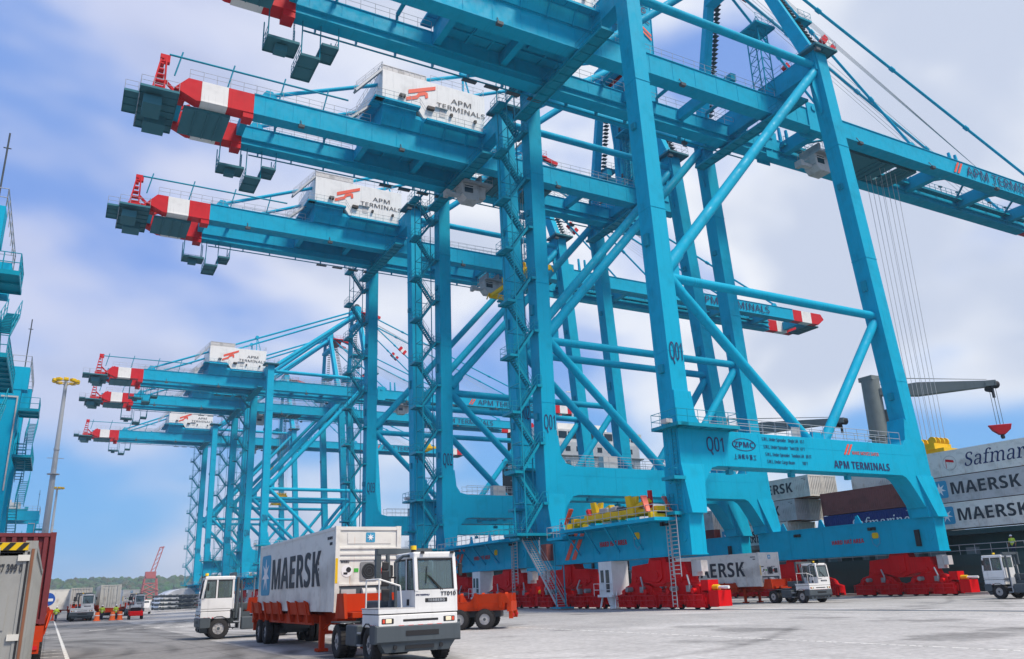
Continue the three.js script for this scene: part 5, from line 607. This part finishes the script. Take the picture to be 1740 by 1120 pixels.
// ---------------------------------------------------------------- ship alongside
{
  const r = thing('container_ship', 'dark green container ship berthed along the quay behind the cranes', 'ship', [77.8, 0, -80]);
  obj('hull', [bx(0, 28, -5, 3.4, -130, 100), bx(0.05, 0.25, 3.4, 3.62, -130, 100)], M.hull, r);
  obj('hull_strake', [bx(-0.14, 0, 2.5, 2.75, -130, 100), bx(-0.1, 0, 0.9, 1.05, -130, 100)], M.hull, r);
  obj('hatch_coaming', bx(3.4, 25, 3.4, 5.55, -110, 95), M.deckGreen, r); obj('hatch_cover', bx(2.0, 26, 5.55, 6.05, -110, 95), M.hull, r);
  for (let k = 0; k < 14; k++) obj('lashing_pillar', [bx(0.9, 1.6, 3.4, 5.6, -58 + k * 6.4, -56.6 + k * 6.4), bx(0.4, 3.0, 5.6, 6.15, -58.3 + k * 6.4, -56.3 + k * 6.4)], M.shipGrey, r);
  obj('deck_railing', railing([[0.3, 3.45, -60], [0.3, 3.45, 45]], 1.1, 1.6, 0.03), M.galv, r);
  for (let i = 0; i < 14; i++) obj('deck_fitting', bx(1.0, 1.8, 3.4, 4.0 + 0.3 * (i % 3), -50 + i * 6.1, -49.1 + i * 6.1), M.shipGrey, r);
  // accommodation block far along the ship
  const ab = obj('accommodation', [bx(3, 25, 3.4, 29, -66, -52), bx(1, 27, 29, 31.8, -63, -53.5), bx(8, 20, 31.8, 33.6, -62, -56)], M.white, r);
  for (let f = 0; f < 7; f++) { obj('deck_ledge', bx(2.4, 25.6, 7.5 + f * 3.1, 7.7 + f * 3.1, -66.3, -51.4), M.shipGrey, ab); for (let k = 0; k < 8; k++) obj('cabin_window', bx(4.6 + k * 2.5, 5.7 + k * 2.5, 8.6 + f * 3.1, 9.6 + f * 3.1, -52.02, -51.94), M.darkGlass, ab); for (let k = 0; k < 4; k++) obj('cabin_window', bx(2.94, 3.02, 8.6 + f * 3.1, 9.6 + f * 3.1, -64 + k * 3.0, -62.9 + k * 3.0), M.darkGlass, ab); }
  for (let k = 0; k < 11; k++) obj('bridge_window', bx(2.2 + k * 2.2, 4.1 + k * 2.2, 30.0, 31.4, -53.52, -53.44), M.darkGlass, ab);
  obj('funnel', [bx(9, 18, 3.4, 30, -82, -74), bx(10, 17, 30, 36, -81, -75)], M.black, r); obj('radar_mast', [tube([14, 35.4, -59], [14, 44, -59], 0.4, 8, 0.15), bx(11.5, 16.5, 38.5, 38.7, -59.2, -58.8), bx(12.5, 15.5, 41, 41.15, -59.2, -58.8)], M.white, r); 
  obj('bow_mast', [tube([14, 3.4, 88], [14, 18, 88], 0.3, 8)], M.white, r);
  const deckCrane = (name, label, pos, tip, hook) => {
    const c = thing(name, label, 'ship crane', pos, 0, 'deck cranes of the ship');
    obj('pedestal', [tube([0, 0, 0], [0, 16, 0], 1.15, 8, 1.05), disc([0, 16.1, 0], 1.3, 0.35, 'y', 24)], M.shipGrey, c);
    obj('crane_house', [tube([0, 16.2, 0], [0, 23.6, 0], 1.2, 20, 1.15), bx(-0.9, 0.9, 23.6, 24.2, -1.1, 1.0), bx(0.8, 1.7, 17.5, 19.6, 0.3, 1.5)], M.shipGrey, c);
    obj('house_platform', [disc([0, 14.4, 0], 1.8, 0.1, 'y', 20), (() => { const g = new THREE.TorusGeometry(1.75, 0.04, 4, 24); g.rotateX(Math.PI / 2); g.translate(0, 15.4, 0); return g; })()], M.shipGrey, c);
    const A = [0.4, 21.9, 0.9], d = [tip[0] - pos[0], tip[1] - pos[1], tip[2] - pos[2]], P = (t, dy = 0) => [lerp(A[0], d[0], t), lerp(A[1], d[1], t) + dy, lerp(A[2], d[2], t)];
    obj('jib', [beam(P(0), P(0.35), 1.2, 0.9, 1.3, 1.7), beam(P(0.35), P(0.95), 1.3, 1.7, 0.8, 0.8), beam(P(0.95), P(1.04), 1.3, 0.7)], M.shipGrey, c);
    obj('jib_head', [disc(P(1.02, -0.1), 0.5, 1.0, 'x', 14), disc(P(0.97, -0.7), 0.35, 0.8, 'x', 12), beam(P(1.0, -0.2), P(1.0, -1.8), 0.25, 0.25)], M.black, c);
    obj('luffing_rope', [-0.5, 0.5].map((z) => tube([z, 24.1, 0], P(0.97, 0.6), 0.05, 4)), M.rope, c);
    if (hook) { const h = P(1.0, -hook); obj('hook_rope', [[-0.8, 0.3], [-0.3, -0.3], [0.3, 0.3], [0.8, -0.3]].map(([a, b]) => tube(P(1.0, -0.4).map((v, i) => v + (i === 0 ? a * 0.6 : i === 2 ? b : 0)), [h[0] + a * 0.7, h[1] + 0.9, h[2] + b], 0.035, 4)), M.dgrey, c); const k = obj('hook_block', [mv(rotY(extr([[-1.3, 0.9], [-0.95, 0.3], [-0.3, -0.25], [0.3, -0.25], [0.95, 0.3], [1.15, 0.9]], -0.35, 0.35, 0.05), -0.85), ...h)], M.signRed, c); obj('hook', [disc([h[0], h[1] - 0.55, h[2]], 0.28, 0.25, 'z', 10)], M.black, k); }
  };
  deckCrane('deck_crane', 'grey ship crane with red hook block hanging at the right', [94, 3.4, -69.3], [101.5, 24.6, -57.6], 6.2);
  deckCrane('deck_crane', 'smaller-looking grey ship crane jib seen through the nearest crane\'s portal', [94, 3.4, -98.5], [98, 23.6, -78.2], 0);
  const P0 = (z, x = 81.25) => ({ x, z });
  const put = (label, y, zEnd, o = {}) => container('ship_container', label, { ...o, pos: [o.x ?? 81.22, y, zEnd], group: 'containers stacked on the ship' });
  const lw = { s: 1.75, z: -4.95, sx: 1.12, th: 1.2 };
  put('white container with star logo, bottom of the stack at the right edge', 6.2, -47.9, { m: M.ivory, kind: 'reefer', end: 'reefer', logo: lw });
  put('grey container with star logo, middle of the stack at the right edge', 8.84, -48.1, { m: M.lgrey, kind: 'reefer', end: 'reefer', logo: lw });
  put('white container with looping script and red flag, top of the right stack', 11.48, -48.2, { m: M.ivory, kind: 'reefer', end: 'reefer', script: { text: 'Safmarine', h: 1.35, y: 0.75, z: -1.6, m: M.ink, flag: true } });
  put('navy container with white script low behind the nearest crane sill', 6.3, -62.4, { m: M.navy, script: { text: 'Safmarine', h: 1.15, y: 0.75, z: -2.2, m: M.printWhite } });
  put('brown corrugated container on top of the navy one', 8.94, -62.4, { m: M.brown });
  put('white container topmost of the left ship stack under the portal beam', 11.5, -76.0, { m: M.offwhite, logo: lw, end: 'panel' });
  put('grey container second from top of the left ship stack', 8.86, -78.6, { m: M.lgrey, logo: lw, end: 'panel' });
  put('white two-line lettered container low in the left ship stack', 6.22, -80.2, { m: M.ivory, logo: { s: 1.7, z: -4.95, text: 'MAERSK', sx: 1.1, th: 0.85 }, big: { text: 'SEALAND', h: 0.75, y: 0.35, z: -3.7, sx: 1.1 }, end: 'panel' });
  for (const [y, z, m, l] of [[11.5, -76, M.offwhite, 'white container behind the topmost one of the left ship stack'], [8.86, -78.6, M.offwhite, 'off-white container behind the grey one of the left ship stack'], [6.22, -80.2, M.offwhite, 'off-white container behind the two-line lettered one']]) put(l, y, z, { x: 83.72, m, end: 'panel' });
  put('white container behind and above the brown one, only its top edge showing', 11.5, -63.5, { x: 88.6, m: M.ivory }); put('grey container below the white one behind the brown container', 8.86, -63.5, { x: 88.6, m: M.lgrey }); put('grey container lowest behind the brown container', 6.22, -63.5, { x: 88.6, m: M.lgrey });
  put('maroon container low on the ship left of the two-line lettered one', 6.2, -93.6, { m: M.maroon }); put('grey container above the maroon one on the ship', 8.84, -93.6, { m: M.lgrey, logo: lw });
  put('white container at the bottom of the far ship stack', 6.2, -107, { m: M.ivory, logo: lw }); put('blue container on top of the far ship stack', 8.84, -107, { m: M.navy });
  person('person', 'ship hand in yellow-green vest standing on the deck at the right edge', 'stand', HV, [78.9, 3.41, -46.1], -1.5);
}

// ---------------------------------------------------------------- yard cranes at the left edge
{
  const t = new THREE.Group();
  for (const z of [-4.6, 4.6]) for (const X of [-1.2, -24.5]) obj('leg', prism([X, 2.0, z], 1.5, 1.2, [X, 21.5, z], 1.7, 1.4), M.cyan, t);
  for (const z of [-4.6, 4.6]) obj('girder', [bx(-26.5, 0.1, 21.4, 23.6, z - 0.75, z + 0.75)], M.cyan, t);
  for (const X of [-1.2, -24.5]) { obj('leg_tie', bx(X - 0.6, X + 0.6, 18.8, 20.2, -4.6, 4.6), M.cyan, t); obj('sill', bx(X - 0.7, X + 0.7, 1.3, 2.2, -6.2, 6.2), M.cyan, t); for (const z of [-5.4, -3.9, 3.9, 5.4]) { obj('tyre', disc([X, 0.75, z], 0.75, 0.55, 'x', 22), M.rubber, t); } }
  obj('trolley_house', [bx(-9.5, -4.2, 23.9, 25.8, -2.6, 2.6), bx(-8.2, -6.2, 25.8, 26.6, -1.2, 1.2)], M.lgrey, t); obj('trolley_base', [bx(-11, -2.5, 23.6, 24.0, -5.4, 5.4), bx(-3.4, -2.6, 24, 25.4, -4.8, -3.6)], M.cyanThin, t);
  obj('girder_railing', [railing([[-26, 23.6, 5.3], [0.1, 23.6, 5.3]], 1.1, 1.5), railing([[-26, 23.6, -5.3], [0.1, 23.6, -5.3]], 1.1, 1.5), railing([[0.1, 23.6, -5.3], [0.1, 23.6, 5.3]], 1.1, 1.5)], M.galv, t);
  obj('end_platform', [deck(-0.3, 1.3, 3.0, 6.3, 19.4), railing([[-0.3, 19.4, 6.3], [1.3, 19.4, 6.3], [1.3, 19.4, 3.0]], 1.1, 0.9), deck(-0.4, 1.1, -6.2, 3.0, 15.6), railing([[-0.3, 15.6, 3.0], [1.1, 15.6, 3.0], [1.1, 15.6, -6.2]], 1.1, 0.9)], M.cyanThin, t);
  for (let i = 0; i < 6; i++) obj('stair_flight', i % 2 ? flight([0.75, 2.2 + i * 2.9, 3.0], -5.4, 2.9, 0.7) : flight([0.2, 2.2 + i * 2.9, -2.4], 5.4, 2.9, 0.7), M.cyanThin, t);
  obj('antenna', [bar([-0.4, 23.6, 4.6], [-0.4, 28.6, 4.6], 0.05), bar([-0.6, 27.6, 4.6], [-0.2, 27.6, 4.6], 0.04)], M.dgrey, t); obj('panel_outline', [bx(-1.9, -0.5, 20.6, 20.75, 5.36, 5.42), bx(-0.62, -0.5, 12, 20.6, 5.34, 5.42)], M.lgrey, t);
  [[-4.9, -55, 'cyan yard crane end high at the left edge, nearest of three'], [-4.3, -92, 'cyan yard crane leg with stairs at the left edge, above the maroon container'], [-4.7, -232, 'farthest cyan yard crane, its top beam and trolley house above the maroon container']].forEach(([x, z, l], i) => { const c = i ? t.clone() : t; c.name = numbered('yard_crane'); c.position.set(x, 0, z); scene.add(c); tag(c, l, 'yard crane', 'rubber-tyred yard cranes on the left'); });
}
// ---------------------------------------------------------------- light masts
{
  const t = new THREE.Group();
  obj('mast_pole', [tube([0, 0, 0], [0, 14, 0], 0.44, 14, 0.34), tube([0, 14, 0], [0, 28.6, 0], 0.34, 14, 0.2), disc([0, 9, 0], 0.42, 0.2, 'y', 14), disc([0, 20, 0], 0.34, 0.2, 'y', 14)], M.galv, t);
  const hr = obj('head_ring', [(() => { const g = new THREE.TorusGeometry(1.1, 0.06, 5, 24); g.rotateX(Math.PI / 2); g.translate(0, 28.4, 0); return g; })(), bar([-1.1, 28.4, 0], [1.1, 28.4, 0], 0.05), bar([0, 28.4, -1.1], [0, 28.4, 1.1], 0.05), bx(-0.9, 0.9, 18.9, 18.96, -0.06, 0.06)], M.galv, t);
  for (let k = 0; k < 10; k++) { const a = k / 10 * Math.PI * 2; const l = rbx(-0.28, 0.28, 28.35, 28.7, 0.95, 1.55, 0.06); l.rotateY(a); obj('flood_lamp', l, M.yellow, t); }
  obj('service_ring', [disc([0, 17, 0], 0.7, 0.08, 'y', 14)], M.galv, t);
  t.name = numbered('light_mast'); t.position.set(-1.4, 0, -112); scene.add(t); tag(t, 'tall grey light mast with yellowish lamp ring, the nearer of two', 'light mast', 'light masts');
  dup(t, 'light_mast', 'farther and shorter-looking grey light mast beside the tall one', [-1.5, 0, -222], 0.3, 'light masts');
}
// ---------------------------------------------------------------- containers at the left edge
{
  const c = container('grey_container', 'weathered grey container with door end towards the camera, bottom left corner', { H: 2.9, m: M.oldGrey, end: 'none', pos: [-1.48, 0.02, -14.9 - 6.1] });
  const z = 6.1; 
  for (const s of [-1, 1]) { const d = obj('door', [bx(s * 0.02, s * 1.10, 0.18, 2.72, z - 0.09, z - 0.02), ...[0.35, 1.0, 1.6].map((y) => bx(s * 0.12, s * 0.92, y, y + 0.5, z - 0.08, z - 0.005)), bx(s * 0.02, s * 0.07, 0.18, 2.72, z - 0.06, z - 0.03)], M.oldGrey, c); obj('door_gasket', [bx(s * 1.10, s * 1.13, 0.16, 2.74, z - 0.07, z + 0.004), bx(s * 0.02, s * 1.04, 2.68, 2.74, z - 0.07, z - 0.02)], M.black, d); obj('lock_rod', [0.3, 0.72].map((q) => tube([s * q, 0.1, z + 0.012], [s * q, 2.8, z + 0.012], 0.017, 6)), M.galv, d); obj('hinge', [0.35, 1.45, 2.6].map((y) => bx(s * 0.98, s * 1.14, y, y + 0.09, z - 0.03, z + 0.02)), M.offwhite, d); }
  obj('door_lettering', [onPosZ(word('237 399 0', 0.118, { al: 'r', sx: 0.54 }), 1.06, 2.44, z - 0.016), onPosZ(word('45G1', 0.118, { al: 'r', sx: 0.54 }), 0.74, 2.22, z - 0.016)], M.inkGrey, c);
  const hz = obj('hazard_board', bx(0.18, 1.1, 2.76, 2.875, z, z + 0.012), M.yellow, c); obj('hazard_stripe', [0, 1, 2, 3, 4].map((k) => mv(extr([[0, 0], [0.08, 0], [0.17, 0.11], [0.09, 0.11]], 0, 0.01), 0.22 + k * 0.18, 2.762, z + 0.012)), M.black, hz);
  obj('rust_post', [bx(1.15, 1.19, 0.12, 2.78, z + 0.003, z + 0.014)], M.rust, c);
  trailer('orange trailer under the maroon container at the left edge', [-1.27, 0, -44.9], Math.PI);
  container('maroon_container', 'maroon corrugated container rising behind the grey one, bottom left corner', { H: 2.9, m: M.maroon, pos: [-1.27, 1.385, -37.8] });
}
// ---------------------------------------------------------------- far traffic on the left
{
  tractor('far white terminal tractor facing the camera, below the cream container', [3.6, 0, -116], 0); trailer('far orange trailer under the cream container', [3.6, 0, -121.2], 0); container('cream_container', 'far cream container behind the far white tractor', { m: M.offwhite, pos: [3.5, 1.385, -127.4] });
  const oc = container('white_container', 'far white container with blue oval, side-on at the left', { m: M.ivory, kind: 'reefer', pos: [-3.4, 1.385, -131.5], turn: -Math.PI / 2 + 0.02 });
  { const e = obj('oval_emblem', disc([1.2, 1.35, -3.2], 0.85, 0.03, 'x', 24), M.blueBox, oc); obj('oval_band', bx(1.215, 1.23, 1.1, 1.45, -3.8, -2.6), M.printWhite, e); }
  trailer('far orange trailer under the white container with blue oval', [3.3, 0, -131.5], Math.PI / 2 + 0.02);
  trailer('far orange trailer under the white door-end container', [7.0, 0, -136.4], Math.PI); container('white_container', 'far white container with door end towards the camera', { m: M.offwhite, end: 'door', H: 2.9, pos: [7.0, 1.385, -129.4] });
  tractor('far white terminal tractor right of the door-end container', [12.0, 0, -146], 0); trailer('far orange trailer behind the right-hand far tractor', [12.0, 0, -151.2], 0); container('white_container', 'far white reefer behind the right-hand far tractor', { m: M.ivory, kind: 'reefer', end: 'reefer', pos: [11.6, 1.385, -157.4] });
  person('person', 'far worker in yellow-green vest walking by the white line', 'walk', HV, [0.95, 0.01, -122], 2.9, 'yard workers'); person('person', 'far worker in yellow-green vest and orange trousers by the orange barrels', 'stand', HV, [7.3, 0.01, -115], 0.4, 'yard workers'); person('person', 'far worker in yellow-green vest right of the far tractor', 'stand', HV, [5.9, 0.01, -117.5], 0, 'yard workers');
  const cone = (label, p) => { const r = thing('traffic_barrel', label, 'barrel', p, 0, 'orange barrels'); obj('barrel_body', [tube([0, 0.05, 0], [0, 1.0, 0], 0.32, 14, 0.22), disc([0, 0.04, 0], 0.42, 0.08, 'y', 14)], M.orangeVest, r); obj('barrel_band', [disc([0, 0.62, 0], 0.29, 0.1, 'y', 14)], M.printWhite, r); };
  cone('orange traffic barrel right of the far tractor', [5.2, 0.0, -113]); cone('orange traffic barrel at the feet of the far worker', [7.75, 0, -114]); cone('orange traffic barrel left of the red cart', [6.9, 0, -113.4]);
  { const r = thing('yard_cart', 'small red open yard cart on the far apron', 'cart', [9.4, 0, -113]); obj('cart_body', [rbx(-0.75, 0.75, 0.4, 0.95, -1.5, 0.9, 0.08), bx(-0.75, 0.75, 0.95, 1.1, -1.5, -0.9)], M.red, r); obj('cart_roof', [bx(-0.72, 0.72, 1.85, 1.92, -1.2, 0.4), ...[[-0.68, -1.1], [0.68, -1.1], [-0.68, 0.3], [0.68, 0.3]].map(([x, z]) => bar([x, 0.9, z], [x, 1.88, z], 0.03))], M.dgrey, r); obj('cart_seat', rbx(-0.6, 0.6, 0.9, 1.35, -0.7, -0.4, 0.05), M.black, r); for (const x of [-0.7, 0.7]) for (const z of [-1.0, 0.5]) wheel(r, x, z, 0.3, 0.2, Math.sign(x)); }
  { const r = thing('white_van', 'white van parked on the far apron', 'van', [14.6, 0, -160], -0.15); obj('van_body', mv(rotY(extr([[-2.4, 0.4], [2.5, 0.4], [2.55, 1.0], [1.75, 1.35], [1.1, 2.2], [-2.3, 2.25], [-2.45, 1.2]], -0.95, 0.95, 0.06), -Math.PI / 2), 0, 0, 0), M.white, r); obj('windscreen', hexa([[-0.8, 1.42, 1.72], [0.8, 1.42, 1.72], [0.8, 1.42, 1.76], [-0.8, 1.42, 1.76], [-0.72, 2.1, 1.22], [0.72, 2.1, 1.22], [0.72, 2.1, 1.26], [-0.72, 2.1, 1.26]]), M.darkGlass, r); obj('side_glass', [-1, 1].map((s) => bx(s * 0.945, s * 0.965, 1.4, 2.0, -1.9, 0.9)), M.darkGlass, r); for (const x of [-0.85, 0.85]) for (const z of [-1.5, 1.6]) wheel(r, x, z, 0.34, 0.22, Math.sign(x)); for (const s of [-1, 1]) obj('headlight', bx(s * 0.5, s * 0.85, 0.75, 0.95, 2.55, 2.58), M.lampGlass, r); }
  for (let k = 0; k < 6; k++) { const r = thing('chassis_stack', ['first', 'second', 'third', 'fourth', 'fifth', 'sixth'][k] + ' dark stack of empty chassis right of the white van', 'chassis stack', [19.5 + k * 2.6, 0, -184 - k * 4], 0.3 * (k % 3), 'stacks of empty chassis'); for (let j = 0; j < 4; j++) obj('chassis_frame', [bx(-0.6, -0.45, 0.3 + j * 0.8, 0.6 + j * 0.8, -4, 4), bx(0.45, 0.6, 0.3 + j * 0.8, 0.6 + j * 0.8, -4, 4), ...[-3.6, -1.2, 1.2, 3.6].map((z) => bx(-1.2, 1.2, 0.6 + j * 0.8, 0.75 + j * 0.8, z - 0.1, z + 0.1)), ...[-1, 1].map((s) => disc([s * 1.0, 0.62 + j * 0.8, -2.6], 0.3, 0.3, 'x', 12))], M.dgrey, r); }
  { const r = thing('storage_tent', 'white arched storage shed far behind the chassis stacks', 'shed', [40, 0, -310]); const arc = []; for (let i = 0; i <= 12; i++) { const a = Math.PI * i / 12; arc.push([Math.cos(a) * 9, Math.sin(a) * 6]); } obj('shed_shell', extr([...arc], -15, 15), M.white, r); obj('shed_door', [bx(-3, 3, 0, 3.6, 15.01, 15.06)], M.dgrey, r); const r2 = dup(r, 'storage_tent', 'second white arched storage shed right of the first', [59, 0, -312], 0, 'arched sheds'); }
  { const r = thing('old_harbour_crane', 'faded red lattice harbour crane on the horizon', 'harbour crane', [66, 0, -700]); const g = []; for (const [x, z] of [[-6, -6], [6, -6], [6, 6], [-6, 6]]) g.push(beam([x, 0, z], [x * 0.7, 19, z * 0.7], 0.9, 0.9)); for (const y of [5, 10, 15, 19]) { const k = 6 - 1.8 * y / 19; g.push(bx(-k, k, y, y + 0.8, -k, -k + 0.8), bx(-k, k, y, y + 0.8, k - 0.8, k), bx(-k, -k + 0.8, y, y + 0.8, -k, k), bx(k - 0.8, k, y, y + 0.8, -k, k)); } for (const [a, b] of [[0, 5], [5, 10], [10, 15]]) g.push(bar([-6, a, 6], [5, b, 5], 0.4), bar([6, a, 6], [-5, b, 5], 0.4)); obj('portal', g, M.fadedRed, r); const t = []; for (const s of [-1, 1]) t.push(beam([s * 1.5, 19, 0], [6 + s * 1.2, 42, 0], 0.7, 0.7)); for (let i = 0; i < 6; i++) { const y = 21 + i * 3.6, x = (y - 19) / 23 * 6; t.push(beam([x - 1.5, y, 0], [x + 1.8, y + 3, 0], 0.4, 0.4)); } t.push(beam([4.6, 42, 0], [8, 42.5, 0], 0.8, 0.8)); obj('jib_tower', t, M.fadedRed, r); obj('machine_room', bx(-4, 3.5, 19.8, 24, -3, 3), M.fadedRed, r); }
}
scene.fog = new THREE.FogExp2(0xc4d6e8, 0.00024);
renderer.render(scene, camera);
